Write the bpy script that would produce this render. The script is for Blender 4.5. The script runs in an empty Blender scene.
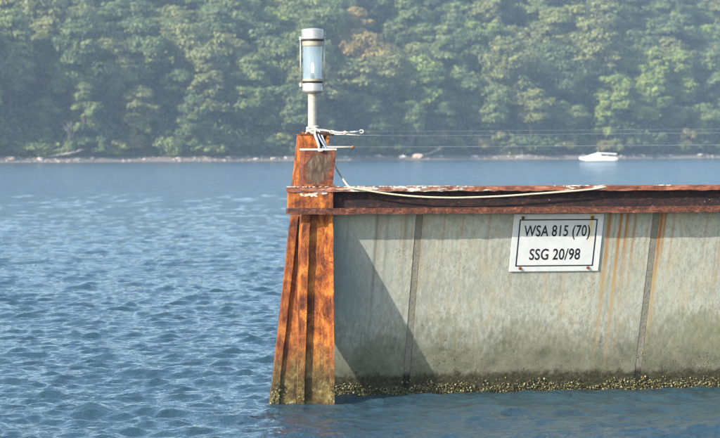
import bpy, bmesh, math, random
import numpy as np
from mathutils import Vector, Matrix

R = math.radians
S = bpy.context.scene
COL = S.collection

# ------------------------------------------------------------------ camera
F = 2640.0                 # focal length in photo pixels (photo is 720 wide)
ZC = 2.135                  # eye height above the water
HY = 149.0                 # photo row of the horizon
ROLL = R(0.12)
cd = bpy.data.cameras.new("camera")
cam = bpy.data.objects.new("camera", cd)
COL.objects.link(cam)
cam.location = (0, 0, ZC)
cam.rotation_euler = (R(90), 0, 0)
cam.matrix_world = Matrix.Translation((0, 0, ZC)) @ Matrix.Rotation(R(90), 4, 'X') @ Matrix.Rotation(-ROLL, 4, 'Z')
cd.sensor_fit = 'HORIZONTAL'
cd.sensor_width = 36
cd.lens = F / 720 * 36
cd.shift_y = (HY - 219) / 720.0
cd.clip_start = 0.5
cd.clip_end = 20000
cd.dof.use_dof = True
cd.dof.focus_distance = 22.4
cd.dof.aperture_fstop = 7.0
S.camera = cam


def ray(px, py):
    """photo pixel -> direction with y = 1"""
    a = (px - 360) / F
    b = -(py - HY) / F
    # the camera is rolled by -ROLL about its view axis
    c, s = math.cos(-ROLL), math.sin(-ROLL)
    return Vector((a * c - b * s, 1.0, a * s + b * c))


def P(px, py, Y):
    return Vector((0, 0, ZC)) + ray(px, py) * Y


# ------------------------------------------------------------------ sky and sun
SUN_EL = R(26.0)
SUN_AZ = R(46.0)          # to the left of straight behind the camera
sun_dir = Vector((-math.sin(SUN_AZ) * math.cos(SUN_EL), -math.cos(SUN_AZ) * math.cos(SUN_EL), math.sin(SUN_EL)))
w = bpy.data.worlds.new("World")
S.world = w
w.use_nodes = True
wn = w.node_tree
for n in list(wn.nodes):
    wn.nodes.remove(n)
sky = wn.nodes.new('ShaderNodeTexSky')
sky.sky_type = 'NISHITA'
sky.sun_disc = False
sky.sun_elevation = SUN_EL
sky.sun_rotation = math.atan2(sun_dir.x, sun_dir.y)
sky.air_density = 1.2
sky.dust_density = 1.3
sky.ozone_density = 2.6
bg = wn.nodes.new('ShaderNodeBackground')
bg.inputs[1].default_value = 0.15
wo = wn.nodes.new('ShaderNodeOutputWorld')
wn.links.new(sky.outputs[0], bg.inputs[0])
wn.links.new(bg.outputs[0], wo.inputs[0])
sl = bpy.data.lights.new("sun", 'SUN')
sl.energy = 3.5
sl.angle = R(0.5)
sl.color = (1.0, 0.93, 0.82)
sun = bpy.data.objects.new("sun", sl)
COL.objects.link(sun)
sun.rotation_euler = sun_dir.to_track_quat('Z', 'Y').to_euler()
sun.location = (-20, -20, 30)
S.view_settings.view_transform = 'Standard'
S.view_settings.look = 'None'
S.view_settings.gamma = 1
S.view_settings.exposure = 1.36


# ------------------------------------------------------------------ node helpers
class M:
    def __init__(self, name):
        self.m = bpy.data.materials.new(name)
        self.m.use_nodes = True
        self.t = self.m.node_tree
        for n in list(self.t.nodes):
            self.t.nodes.remove(n)
        self.out = self.t.nodes.new('ShaderNodeOutputMaterial')

    def n(self, typ, **kw):
        n = self.t.nodes.new(typ)
        for k, v in kw.items():
            setattr(n, k, v)
        return n

    def put(self, sock, v):
        if isinstance(v, bpy.types.NodeSocket):
            self.t.links.new(v, sock)
        elif v is not None:
            if isinstance(v, (tuple, list)) and sock.type == 'RGBA' and len(v) == 3:
                v = (*v, 1)
            sock.default_value = v

    def coord(self, scale=(1, 1, 1), obj=True):
        tc = self.n('ShaderNodeTexCoord')
        mp = self.n('ShaderNodeMapping')
        self.put(mp.inputs[0], tc.outputs['Object'] if obj else tc.outputs['Generated'])
        mp.inputs[3].default_value = scale
        return mp.outputs[0]

    def world(self, scale=(1, 1, 1)):
        g = self.n('ShaderNodeNewGeometry')
        mp = self.n('ShaderNodeMapping')
        self.put(mp.inputs[0], g.outputs['Position'])
        mp.inputs[3].default_value = scale
        return mp.outputs[0]

    def noise(self, vec, scale=1, detail=4, rough=.55, dist=0):
        n = self.n('ShaderNodeTexNoise')
        self.put(n.inputs['Vector'], vec)
        n.inputs['Scale'].default_value = scale
        n.inputs['Detail'].default_value = detail
        n.inputs['Roughness'].default_value = rough
        n.inputs['Distortion'].default_value = dist
        return n.outputs[0]

    def math(self, op, a, b=None, c=None, clamp=False):
        n = self.n('ShaderNodeMath', operation=op)
        n.use_clamp = clamp
        self.put(n.inputs[0], a)
        if b is not None:
            self.put(n.inputs[1], b)
        if c is not None:
            self.put(n.inputs[2], c)
        return n.outputs[0]

    def step(self, v, a, b, lo=0.0, hi=1.0, smooth=True):
        n = self.n('ShaderNodeMapRange')
        n.interpolation_type = 'SMOOTHSTEP' if smooth else 'LINEAR'
        n.clamp = True
        self.put(n.inputs[0], v)
        n.inputs[1].default_value = a
        n.inputs[2].default_value = b
        n.inputs[3].default_value = lo
        n.inputs[4].default_value = hi
        return n.outputs[0]

    def mix(self, f, a, b, mode='MIX'):
        n = self.n('ShaderNodeMix', data_type='RGBA', blend_type=mode)
        self.put(n.inputs[0], f)
        self.put(n.inputs[6], a)
        self.put(n.inputs[7], b)
        return n.outputs[2]

    def ramp(self, v, stops):
        n = self.n('ShaderNodeValToRGB')
        cr = n.color_ramp
        while len(cr.elements) > 1:
            cr.elements.remove(cr.elements[-1])
        cr.elements[0].position = stops[0][0]
        cr.elements[0].color = (*stops[0][1], 1)
        for p, c in stops[1:]:
            e = cr.elements.new(p)
            e.color = (*c, 1)
        self.put(n.inputs[0], v)
        return n.outputs[0]

    def sep(self, vec):
        n = self.n('ShaderNodeSeparateXYZ')
        self.put(n.inputs[0], vec)
        return n.outputs

    def bump(self, h, strength=.5, dist=.01, normal=None):
        n = self.n('ShaderNodeBump')
        self.put(n.inputs['Strength'], strength)
        self.put(n.inputs['Distance'], dist)
        self.put(n.inputs['Height'], h)
        if normal:
            self.put(n.inputs['Normal'], normal)
        return n.outputs[0]

    def bsdf(self, color, rough=.6, metal=0, normal=None, spec=.5, **kw):
        n = self.n('ShaderNodeBsdfPrincipled')
        self.put(n.inputs['Base Color'], color)
        self.put(n.inputs['Roughness'], rough)
        self.put(n.inputs['Metallic'], metal)
        self.put(n.inputs['Specular IOR Level'], spec)
        if normal:
            self.put(n.inputs['Normal'], normal)
        for k, v in kw.items():
            self.put(n.inputs[k.replace('_', ' ')], v)
        return n.outputs[0]

    def done(self, sh):
        self.t.links.new(sh, self.out.inputs[0])
        return self.m


# ------------------------------------------------------------------ object helpers
def link(o, parent=None):
    COL.objects.link(o)
    if parent is not None:
        o.parent = parent
    return o


def empty(name, loc=(0, 0, 0), rz=0.0):
    o = bpy.data.objects.new(name, None)
    o.empty_display_size = .2
    o.location = loc
    o.rotation_euler = (0, 0, rz)
    COL.objects.link(o)
    return o


def tag(o, label=None, cat=None, group=None, kind=None):
    if label:
        o['label'] = label
    if cat:
        o['category'] = cat
    if group:
        o['group'] = group
    if kind:
        o['kind'] = kind
    return o


def obj(name, bm, mat, parent=None, smooth=False, bevel=0, rot=None):
    me = bpy.data.meshes.new(name)
    bmesh.ops.recalc_face_normals(bm, faces=bm.faces)
    bm.to_mesh(me)
    bm.free()
    if smooth:
        for p in me.polygons:
            p.use_smooth = True
    me.materials.append(mat)
    o = bpy.data.objects.new(name, me)
    link(o, parent)
    if bevel:
        b = o.modifiers.new('bevel', 'BEVEL')
        b.width = bevel
        b.segments = 2
        b.limit_method = 'ANGLE'
    return o


def meshobj(name, V, Fc, mat, parent=None, smooth=False):
    me = bpy.data.meshes.new(name)
    me.from_pydata([tuple(v) for v in V], [], [tuple(f) for f in Fc])
    me.materials.append(mat)
    if smooth:
        me.polygons.foreach_set('use_smooth', [True] * len(me.polygons))
    o = bpy.data.objects.new(name, me)
    return link(o, parent)


def npmesh(name, V, Q, mat=None, smooth=False):
    """fast quad mesh from numpy arrays"""
    me = bpy.data.meshes.new(name)
    k = Q.shape[1]
    me.vertices.add(len(V))
    me.vertices.foreach_set('co', V.astype(np.float32).ravel())
    me.loops.add(Q.size)
    me.loops.foreach_set('vertex_index', Q.astype(np.int32).ravel())
    me.polygons.add(len(Q))
    me.polygons.foreach_set('loop_start', np.arange(0, Q.size, k, dtype=np.int32))
    me.polygons.foreach_set('loop_total', np.full(len(Q), k, dtype=np.int32))
    if smooth:
        me.polygons.foreach_set('use_smooth', np.ones(len(Q), dtype=bool))
    me.update(calc_edges=True)
    if mat:
        me.materials.append(mat)
    return me


def box(bm, x0, x1, y0, y1, z0, z1):
    v = [bm.verts.new(p) for p in ((x0, y0, z0), (x1, y0, z0), (x1, y1, z0), (x0, y1, z0),
                                   (x0, y0, z1), (x1, y0, z1), (x1, y1, z1), (x0, y1, z1))]
    for f in ((0, 3, 2, 1), (4, 5, 6, 7), (0, 1, 5, 4), (1, 2, 6, 5), (2, 3, 7, 6), (3, 0, 4, 7)):
        bm.faces.new([v[i] for i in f])
    return v


def loft(bm, rings, cap=True, closed=True):
    """rings: list of lists of points"""
    vs = [[bm.verts.new(p) for p in r] for r in rings]
    n = len(vs[0])
    for a, b in zip(vs[:-1], vs[1:]):
        for i in range(n if closed else n - 1):
            j = (i + 1) % n
            try:
                bm.faces.new((a[i], a[j], b[j], b[i]))
            except ValueError:
                pass
    if cap and closed:
        bm.faces.new(list(reversed(vs[0])))
        bm.faces.new(vs[-1])
    return vs


def tube(bm, pts, r, seg=8, taper=None):
    pts = [Vector(p) for p in pts]
    rings = []
    prev = None
    for i, p in enumerate(pts):
        d = (pts[min(i + 1, len(pts) - 1)] - pts[max(i - 1, 0)]).normalized()
        ref = Vector((0, 0, 1)) if abs(d.z) < .9 else Vector((1, 0, 0))
        if prev is None:
            a = d.cross(ref).normalized()
        else:
            a = (prev - d * prev.dot(d)).normalized()
        prev = a
        b = d.cross(a)
        rr = r if taper is None else r + (taper - r) * i / (len(pts) - 1)
        rings.append([p + (a * math.cos(t) + b * math.sin(t)) * rr for t in [k * 2 * math.pi / seg for k in range(seg)]])
    loft(bm, rings)


def lathe(bm, prof, c, seg=32):
    """prof: (r, z) list, closed at both ends"""
    rings = [[(c[0] + r * math.cos(2 * math.pi * k / seg), c[1] + r * math.sin(2 * math.pi * k / seg), c[2] + z) for k in range(seg)] for r, z in prof]
    loft(bm, rings)


def sub(bm, cuts=1, pred=None):
    e = [x for x in bm.edges if pred is None or pred(x)]
    bmesh.ops.subdivide_edges(bm, edges=e, cuts=cuts, use_grid_fill=True)


# ------------------------------------------------------------------ materials
def rust_mat(name, tone=0.0, dark=0.0, base_wet=True, off=0.0):
    m = M(name)
    co = m.coord()
    st = m.coord((1, 1, .22))
    mp = m.n('ShaderNodeMapping')
    m.put(mp.inputs[0], co)
    mp.inputs[1].default_value = (off, off * 2, off * 3)
    co = mp.outputs[0]
    n1 = m.noise(co, 6, 8, .65, .6)
    n2 = m.noise(st, 26, 6, .7, .8)
    n3 = m.noise(co, 60, 5, .7)
    n4 = m.noise(m.coord((1, 1, .05)), 38, 4, .7, .2)
    v = m.math('ADD', m.math('MULTIPLY', n1, .50), m.math('MULTIPLY', n2, .26))
    v = m.math('ADD', v, m.math('ADD', m.math('MULTIPLY', n4, .13), m.math('MULTIPLY', m.noise(co, 95, 4, .75), .11)))
    c = m.ramp(v, [(.36, (.035, .015, .011)), (.44, (.12, .034, .014)), (.495, (.28, .078, .019)), (.55, (.46, .160, .028)), (.61, (.58, .27, .070)), (.68, (.52, .36, .19))])
    c = m.mix(m.step(n3, .52, .66, 0, .45), c, (.075, .026, .014))
    if dark:
        c = m.mix(dark, c, (.075, .028, .018))
    pale = m.step(m.noise(co, 15, 7, .75), .66, .74)
    c = m.mix(m.math('MULTIPLY', pale, .55), c, (.55, .47, .38))
    z = m.sep(m.world())[2]
    if base_wet:
        zz = m.math('ADD', z, m.math('MULTIPLY', m.math('SUBTRACT', m.noise(st, 8, 5), .5), .55))
        wet = m.step(zz, .62, .16)
        slime = m.ramp(m.noise(co, 11, 6, .7), [(.35, (.022, .019, .010)), (.48, (.070, .056, .020)), (.58, (.15, .125, .045)), (.7, (.30, .26, .13))])
        c = m.mix(m.math('MULTIPLY', wet, .93), c, slime)
    hgt = m.math('ADD', m.math('MULTIPLY', n3, .5), n1)
    nb = m.bump(hgt, 1.0, .022)
    return m.done(m.bsdf(c, .82, 0, nb, .25))


rust = rust_mat('rusted_steel')
rust_b = rust_mat('rusted_steel_dark', dark=.38, off=3.7)
rust_flange = rust_mat('rusted_flange', dark=.5, base_wet=False, off=1.3)


def guano_flange():
    m = M('flange_guano')
    co = m.coord((1, 1, 1))
    lo = m.coord((.35, 1, 2.0))
    n1 = m.noise(co, 9, 7, .65)
    c = m.ramp(m.noise(lo, 14, 8, .7), [(.35, (.06, .024, .018)), (.5, (.18, .065, .038)), (.62, (.30, .13, .08)), (.72, (.42, .26, .18))])
    x = m.sep(co)[0]
    g = m.noise(lo, 16, 8, .72, .5)
    amt = m.math('ADD', m.step(x, 1.9, .7, -.14, .10), m.step(x, .12, -.10, 0, -.16))
    # two yellow-white lichen patches further along
    for xc, wd in ((.72, .12), (2.05, .16), (2.28, .12)):
        d = m.math('ABSOLUTE', m.math('SUBTRACT', x, xc))
        amt = m.math('MAXIMUM', amt, m.step(d, wd, 0, -.1, .12))
    mask = m.step(m.math('ADD', g, amt), .53, .64, 0, .92)
    gc = m.ramp(n1, [(.35, (.30, .23, .16)), (.48, (.55, .51, .44)), (.65, (.74, .72, .67))])
    c = m.mix(mask, c, gc)
    nb = m.bump(m.math('ADD', n1, m.math('MULTIPLY', mask, .4)), .8, .012)
    return m.done(m.bsdf(c, .85, 0, nb, .2))


flange_top_m = guano_flange()


def flange_mat():
    m = M('bottom_flange_steel')
    co = m.coord()
    lo = m.coord((.6, 1, 1.5))
    n = m.noise(lo, 24, 9, .78, .1)
    f = m.noise(co, 55, 6, .75)
    c = m.ramp(m.math('ADD', m.math('MULTIPLY', n, .6), m.math('MULTIPLY', f, .4)), [(.38, (.024, .012, .010)), (.48, (.075, .028, .018)), (.55, (.16, .058, .032)), (.62, (.28, .135, .080)), (.70, (.50, .40, .32))])
    return m.done(m.bsdf(c, .82, 0, m.bump(m.math('ADD', n, f), .8, .008), .25))


lower_flange_m = flange_mat()


def web_mat():
    m = M('shade_dark_rust')
    co = m.coord()
    lo = m.coord((.8, 1, 1.0))
    n = m.noise(lo, 30, 9, .8, .1)
    c = m.ramp(n, [(.40, (.008, .006, .007)), (.54, (.022, .010, .010)), (.62, (.085, .028, .016)), (.72, (.22, .09, .04))])  # rusty steel, nearly black: shade inside the open channel is put into the colour
    sp = m.step(m.noise(co, 42, 4, .7), .68, .74)
    c = m.mix(m.math('MULTIPLY', sp, .8), c, (.55, .50, .45))
    return m.done(m.bsdf(c, .75, 0, m.bump(n, .8, .01), .3))


web_m = web_mat()


def concrete_mat():
    m = M('weathered_concrete')
    co = m.coord()
    s = m.sep(co)
    x, z = s[0], s[2]
    vs = m.coord((1, 1, .016))
    vs2 = m.coord((1, 1, .05))
    big = m.noise(co, 1.6, 5, .6)
    st = m.noise(vs, 34, 2, .6, .1)
    st2 = m.noise(vs, 85, 2, .6)
    st3 = m.noise(vs2, 10, 3, .6, .2)
    c = m.ramp(big, [(.3, (.29, .30, .255)), (.5, (.35, .36, .302)), (.7, (.405, .41, .335))])
    # pale lime wash runs
    c = m.mix(m.step(st, .48, .66, 0, .40), c, (.50, .50, .42))
    c = m.mix(m.step(st, .47, .34, 0, .42), c, (.235, .24, .19))
    # thin grey and ochre runs
    c = m.mix(m.step(st2, .50, .68, 0, .42), c, (.20, .205, .165))
    ochre = m.math('MULTIPLY', m.step(st3, .50, .64), m.step(x, .2, 1.2, .1, .75))
    c = m.mix(m.math('MULTIPLY', ochre, .40), c, (.38, .31, .17))
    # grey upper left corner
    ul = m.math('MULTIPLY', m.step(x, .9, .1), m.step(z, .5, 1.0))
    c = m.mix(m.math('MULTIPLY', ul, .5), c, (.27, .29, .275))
    # algae towards the water line
    za = m.math('ADD', z, m.math('MULTIPLY', m.math('SUBTRACT', m.noise(co, 2.4, 7, .68, .6), .5), .55))
    za = m.math('ADD', za, m.math('MULTIPLY', m.math('SUBTRACT', st, .5), .25))
    alg = m.step(za, .72, .28)
    algc = m.ramp(m.noise(co, 7, 7, .7), [(.3, (.068, .072, .046)), (.5, (.132, .136, .090)), (.68, (.205, .202, .142))])
    c = m.mix(m.math('MULTIPLY', alg, .9), c, algc)
    # green clumps on a tide line
    band = m.math('MULTIPLY', m.step(za, .78, .62), m.step(za, .42, .60))
    c = m.mix(m.math('MULTIPLY', band, m.step(m.noise(co, 3.2, 6, .7), .48, .62, 0, .35)), c, (.12, .135, .06))
    c = m.mix(m.math('MULTIPLY', m.step(x, 2.7, 3.4), m.step(m.math('ABSOLUTE', m.math('SUBTRACT', za, .55)), .25, .05, 0, .45)), c, (.14, .155, .06))
    # dark pitting
    vor = m.n('ShaderNodeTexVoronoi')
    vor.inputs['Scale'].default_value = 55
    m.put(vor.inputs['Vector'], m.coord((1, 1, .35)))
    pitmask = m.step(m.noise(co, 3.0, 5, .65), .44, .62)
    pit = m.math('MULTIPLY', m.step(vor.outputs[0], .28, .12), pitmask)
    c = m.mix(m.math('MULTIPLY', pit, .45), c, (.09, .095, .08))
    pit2 = m.step(m.noise(m.coord((1, 1, .4)), 48, 5, .75), .62, .72)
    c = m.mix(m.math('MULTIPLY', pit2, m.math('MULTIPLY', pitmask, .6)), c, (.11, .115, .10))
    # rust runs from the steel cap
    wob = m.math('MULTIPLY', m.math('SUBTRACT', m.noise(m.coord((.4, 1, 1.3)), 3, 4), .5), .016)
    runs = [(.99, .010, .6, .35), (1.38, .012, .7, .35), (1.90, .014, .7, .45), (1.62, .01, .9, .3), (1.15, .01, .8, .3), (2.08, .012, 1.0, .4), (2.43, .024, 1.3, .9), (2.53, .018, 1.4, 1.0), (2.585, .012, .55, .9), (2.60, .020, 1.2, .45), (2.66, .016, .9, .7),
            (2.89, .022, 1.2, 1.0), (2.925, .014, .6, .8), (2.34, .012, 1.1, .45), (2.78, .008, .6, .3), (3.3, .012, .7, .25)]
    rw = random.Random(77)
    for k_ in range(16):
        runs.append((rw.uniform(.35, 3.5), rw.uniform(.006, .014), rw.uniform(.5, 1.3), rw.uniform(.15, .38)))
    # long grey weep marks
    for k_ in range(14):
        xc, wd, ln = rw.uniform(.1, 3.5), rw.uniform(.006, .018), rw.uniform(.4, 1.2)
        d = m.math('ABSOLUTE', m.math('SUBTRACT', m.math('ADD', x, wob), xc))
        f = m.math('MULTIPLY', m.step(d, wd * 1.4, 0), m.step(z, 1.62 - ln * 1.2, 1.62 - ln * .3))
        c = m.mix(m.math('MULTIPLY', f, rw.uniform(.25, .6)), c, rw.choice(((.17, .175, .145), (.15, .155, .12), (.50, .50, .43))))
    xx = m.math('ADD', x, wob)
    brk = m.step(m.noise(m.coord((3, 1, .5)), 7, 5, .7), .30, .50, .45, 1)
    for xc, wd, ln, amt in runs:
        d = m.math('ABSOLUTE', m.math('SUBTRACT', xx, xc))
        f = m.math('MULTIPLY', m.step(d, wd * 1.5, 0), m.step(z, 1.62 - ln * 1.25, 1.62 - ln * .25))
        f = m.math('MULTIPLY', m.math('MULTIPLY', f, brk), amt)
        c = m.mix(f, c, m.mix(m.step(z, .9, 1.5), (.40, .265, .10), (.29, .115, .028)))
    # wet dark band just above the water
    zb = m.math('ADD', z, m.math('MULTIPLY', m.math('SUBTRACT', m.noise(m.coord((1, 1, .6)), 13, 8, .75), .5), .22))
    c = m.mix(m.step(zb, .215, .15, 0, .95), c, m.ramp(m.noise(co, 30, 6, .7), [(.35, (.016, .018, .010)), (.6, (.055, .052, .026)), (.75, (.12, .11, .06))]))
    # pale barnacle scars
    v2 = m.n('ShaderNodeTexVoronoi')
    v2.inputs['Scale'].default_value = 38
    m.put(v2.inputs['Vector'], co)
    sc = m.math('MULTIPLY', m.step(v2.outputs[0], .20, .10), m.step(za, .55, .35))
    c = m.mix(m.math('MULTIPLY', sc, .25), c, (.50, .46, .34))
    nf = m.noise(co, 40, 8, .7)
    h = m.math('ADD', m.math('MULTIPLY', nf, .5), m.math('MULTIPLY', m.math('MAXIMUM', pit, pit2), -.5))
    h = m.math('ADD', h, m.math('MULTIPLY', big, .6))
    nb = m.bump(h, .6, .006)
    return m.done(m.bsdf(c, .88, 0, nb, .2))


concrete = concrete_mat()


def joint_mat():
    m = M('joint_filler')
    co = m.coord()
    vs = m.coord((1, 1, .3))
    n = m.noise(co, 34, 8, .75)
    c = m.ramp(n, [(.3, (.17, .165, .125)), (.5, (.23, .222, .178)), (.7, (.30, .29, .235))])
    z = m.sep(co)[2]
    c = m.mix(m.step(z, .24, .16), c, (.02, .022, .014))
    c = m.mix(m.math('MULTIPLY', m.step(m.noise(co, 60, 3, .7), .60, .68), m.step(z, .95, .5, 0, .35)), c, (.45, .42, .34))
    return m.done(m.bsdf(c, .9, 0, m.bump(n, 1, .02), .2))


joint_m = joint_mat()


def speckle(name, stops, sc=20, rough=.8, bumpd=.01, coord_scale=(1, 1, 1), rnd=False, spec=.3):
    m = M(name)
    n = m.noise(m.coord(coord_scale), sc, 6, .7)
    if rnd:
        g = m.n('ShaderNodeNewGeometry')
        n2 = m.math('ADD', m.math('MULTIPLY', n, .4), m.math('MULTIPLY', g.outputs['Random Per Island'], .6))
    else:
        n2 = n
    c = m.ramp(n2, stops)
    return m.done(m.bsdf(c, rough, 0, m.bump(n, .6, bumpd), spec))


barnacle_m = speckle('barnacle_shell', [(.2, (.030, .028, .014)), (.50, (.085, .075, .032)), (.72, (.26, .23, .11)), (.92, (.55, .50, .33))], 90, .8, .004, rnd=True)
stone_m = speckle('beach_stone', [(.3, (.22, .20, .18)), (.5, (.36, .33, .29)), (.7, (.52, .49, .44))], 1.2, .9, .05)
stone_pale = speckle('pale_stone', [(.3, (.28, .26, .23)), (.5, (.40, .38, .34)), (.7, (.50, .48, .44))], 1.5, .9, .05)
stone_tan = speckle('tan_stone', [(.3, (.30, .22, .17)), (.5, (.42, .32, .25)), (.7, (.52, .43, .34))], 1.5, .9, .05)
wood_pale = speckle('bleached_wood', [(.3, (.16, .145, .12)), (.5, (.27, .245, .21)), (.7, (.40, .37, .32))], 3, .85, .03, (1, 1, .3))
bark_m = speckle('bark', [(.3, (.05, .043, .035)), (.5, (.10, .088, .072)), (.7, (.17, .155, .13))], 3, .9, .04, (1, 1, .25))
bark_pale = speckle('pale_bark', [(.3, (.10, .09, .075)), (.5, (.18, .165, .14)), (.7, (.27, .25, .22))], 3, .9, .04, (1, 1, .25))


def simple(name, color, rough=.5, metal=0, spec=.5, var=.12, sc=30, **kw):
    m = M(name)
    n = m.noise(m.coord(), sc, 5, .65)
    lo = tuple(c * (1 - var) for c in color)
    hi = tuple(min(1, c * (1 + var)) for c in color)
    c = m.ramp(n, [(.3, lo), (.7, hi)])
    return m.done(m.bsdf(c, rough, metal, m.bump(n, .15, .004), spec, **kw))


steel = None


def steel_mat():
    m = M('stainless_steel')
    co = m.coord((1, 1, 3))
    n = m.noise(co, 30, 6, .7)
    z = m.noise(m.coord((1, 1, 12)), 12, 4, .6)
    c = m.ramp(n, [(.3, (.34, .33, .31)), (.55, (.46, .455, .44)), (.75, (.32, .26, .19))])
    return m.done(m.bsdf(c, m.step(z, .3, .7, .38, .6), .65, m.bump(n, .2, .003), .5))


steel = steel_mat()
galv = simple('galvanised_pole', (.34, .325, .275), .62, .25, .4, .28, 40)
brass = simple('tarnished_brass', (.36, .33, .25), .55, .4, .5, .2, 60)
black_gasket = simple('black_gasket', (.02, .016, .014), .6)
glass_m = M('clear_glass')
_g = glass_m.n('ShaderNodeBsdfGlass')
_g.inputs['IOR'].default_value = 1.12
_g.inputs['Roughness'].default_value = .03
_g.inputs['Color'].default_value = (.95, .98, 1, 1)
_d = glass_m.bsdf((.60, .74, .84, 1), .25, 0, None, .6)
_x = glass_m.n('ShaderNodeMixShader')
_x.inputs[0].default_value = .17
glass_m.t.links.new(_g.outputs[0], _x.inputs[1])
glass_m.t.links.new(_d, _x.inputs[2])
glass_m = glass_m.done(_x.outputs[0])
bulb_m = M('lit_bulb')
_e = bulb_m.n('ShaderNodeEmission')
_e.inputs[0].default_value = (1, .80, .52, 1)
_e.inputs[1].default_value = .9
bulb_m = bulb_m.done(_e.outputs[0])
rope_m = speckle('white_rope', [(.3, (.28, .25, .19)), (.5, (.48, .45, .38)), (.7, (.62, .59, .53))], 120, .8, .006)
rope_old = speckle('weathered_rope', [(.3, (.34, .25, .15)), (.5, (.52, .44, .31)), (.7, (.66, .60, .48))], 60, .85, .006)
wire_m = simple('steel_wire', (.36, .38, .40), .4, .6)
blue_m = simple('blue_cord', (.16, .22, .32), .8)


def sign_mat():
    m = M('sign_face')
    co = m.coord()
    s = m.sep(co)
    n = m.noise(m.coord((1, 1, .12)), 30, 5, .65)
    c = m.ramp(m.noise(co, 9, 5, .6), [(.3, (.56, .58, .57)), (.7, (.66, .67, .65))])
    d = m.math('ABSOLUTE', m.math('SUBTRACT', s[0], .29))
    f = m.math('MULTIPLY', m.step(d, .035, 0), m.step(s[2], -.10, .2))
    f = m.math('MULTIPLY', f, m.step(n, .38, .55, .3, 1))
    c = m.mix(f, c, (.62, .48, .20))
    d = m.math('ABSOLUTE', m.math('SUBTRACT', s[0], -.30))
    f = m.math('MULTIPLY', m.math('MULTIPLY', m.step(d, .02, 0), m.step(s[2], .02, .2)), .3)
    c = m.mix(f, c, (.60, .50, .28))
    return m.done(m.bsdf(c, .45, 0, None, .4))


sign_m = sign_mat()
ink_m = simple('black_ink', (.014, .014, .018), .5)


# ================================================================== WATER
def water_mat():
    m = M('sea_water')
    att = m.n('ShaderNodeAttribute', attribute_name='coarse')
    f = att.outputs['Fac']
    rip = m.noise(m.world((1, 1.15, 1)), 13, 4, .6, .4)
    n1 = m.bump(rip, .8, .035)

    def slopes(scale, sc, k, detail=3):
        n = m.n('ShaderNodeTexNoise')
        m.put(n.inputs['Vector'], m.world(scale))
        n.inputs['Scale'].default_value = sc
        n.inputs['Detail'].default_value = detail
        n.inputs['Roughness'].default_value = .6
        v = m.n('ShaderNodeVectorMath', operation='SUBTRACT')
        m.put(v.inputs[0], n.outputs['Color'])
        v.inputs[1].default_value = (.5, .5, .5)
        u = m.n('ShaderNodeVectorMath', operation='MULTIPLY')
        m.put(u.inputs[0], v.outputs[0])
        u.inputs[1].default_value = (k * .7, k, 0)
        return u.outputs[0]

    def vadd(a, b):
        v = m.n('ShaderNodeVectorMath', operation='ADD')
        m.put(v.inputs[0], a)
        m.put(v.inputs[1], b)
        return v.outputs[0]
    # unresolved chop, larger wind patches, long low waves
    chop = vadd(slopes((1, 1.2, 1), 1.9, .85), slopes((.9, .7, 1), .7, .60, 3))
    chop = vadd(chop, slopes((.22, .08, 1), .6, .50, 3))
    cx_ = m.sep(chop)
    cb = m.n('ShaderNodeCombineXYZ')
    m.put(cb.inputs[0], cx_[0])
    m.put(cb.inputs[1], m.math('SUBTRACT', m.math('MULTIPLY', m.math('ABSOLUTE', cx_[1]), -.85), .012))
    chop = cb.outputs[0]
    gust = m.noise(m.world((.035, .014, 1)), 1, 4, .6)
    wisp = m.noise(m.world((.8, .13, 1)), 1, 4, .65, .3)
    amp = m.math('MULTIPLY', f, m.step(gust, .30, .70, .7, 1.3))
    amp = m.math('MULTIPLY', amp, m.step(wisp, .32, .68, .15, 1.9))
    sc = m.n('ShaderNodeVectorMath', operation='SCALE')
    m.put(sc.inputs[0], chop)
    m.put(sc.inputs[3], amp)
    nn = m.n('ShaderNodeVectorMath', operation='NORMALIZE')
    m.put(nn.inputs[0], vadd(vadd(n1, slopes((1, 1.3, 1), 10, .34)), sc.outputs[0]))
    c = m.mix(gust, (.020, .046, .062), (.026, .056, .072))
    return m.done(m.bsdf(c, .06, 0, nn.outputs[0], .5, IOR=1.333))


water_m = water_mat()


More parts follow.
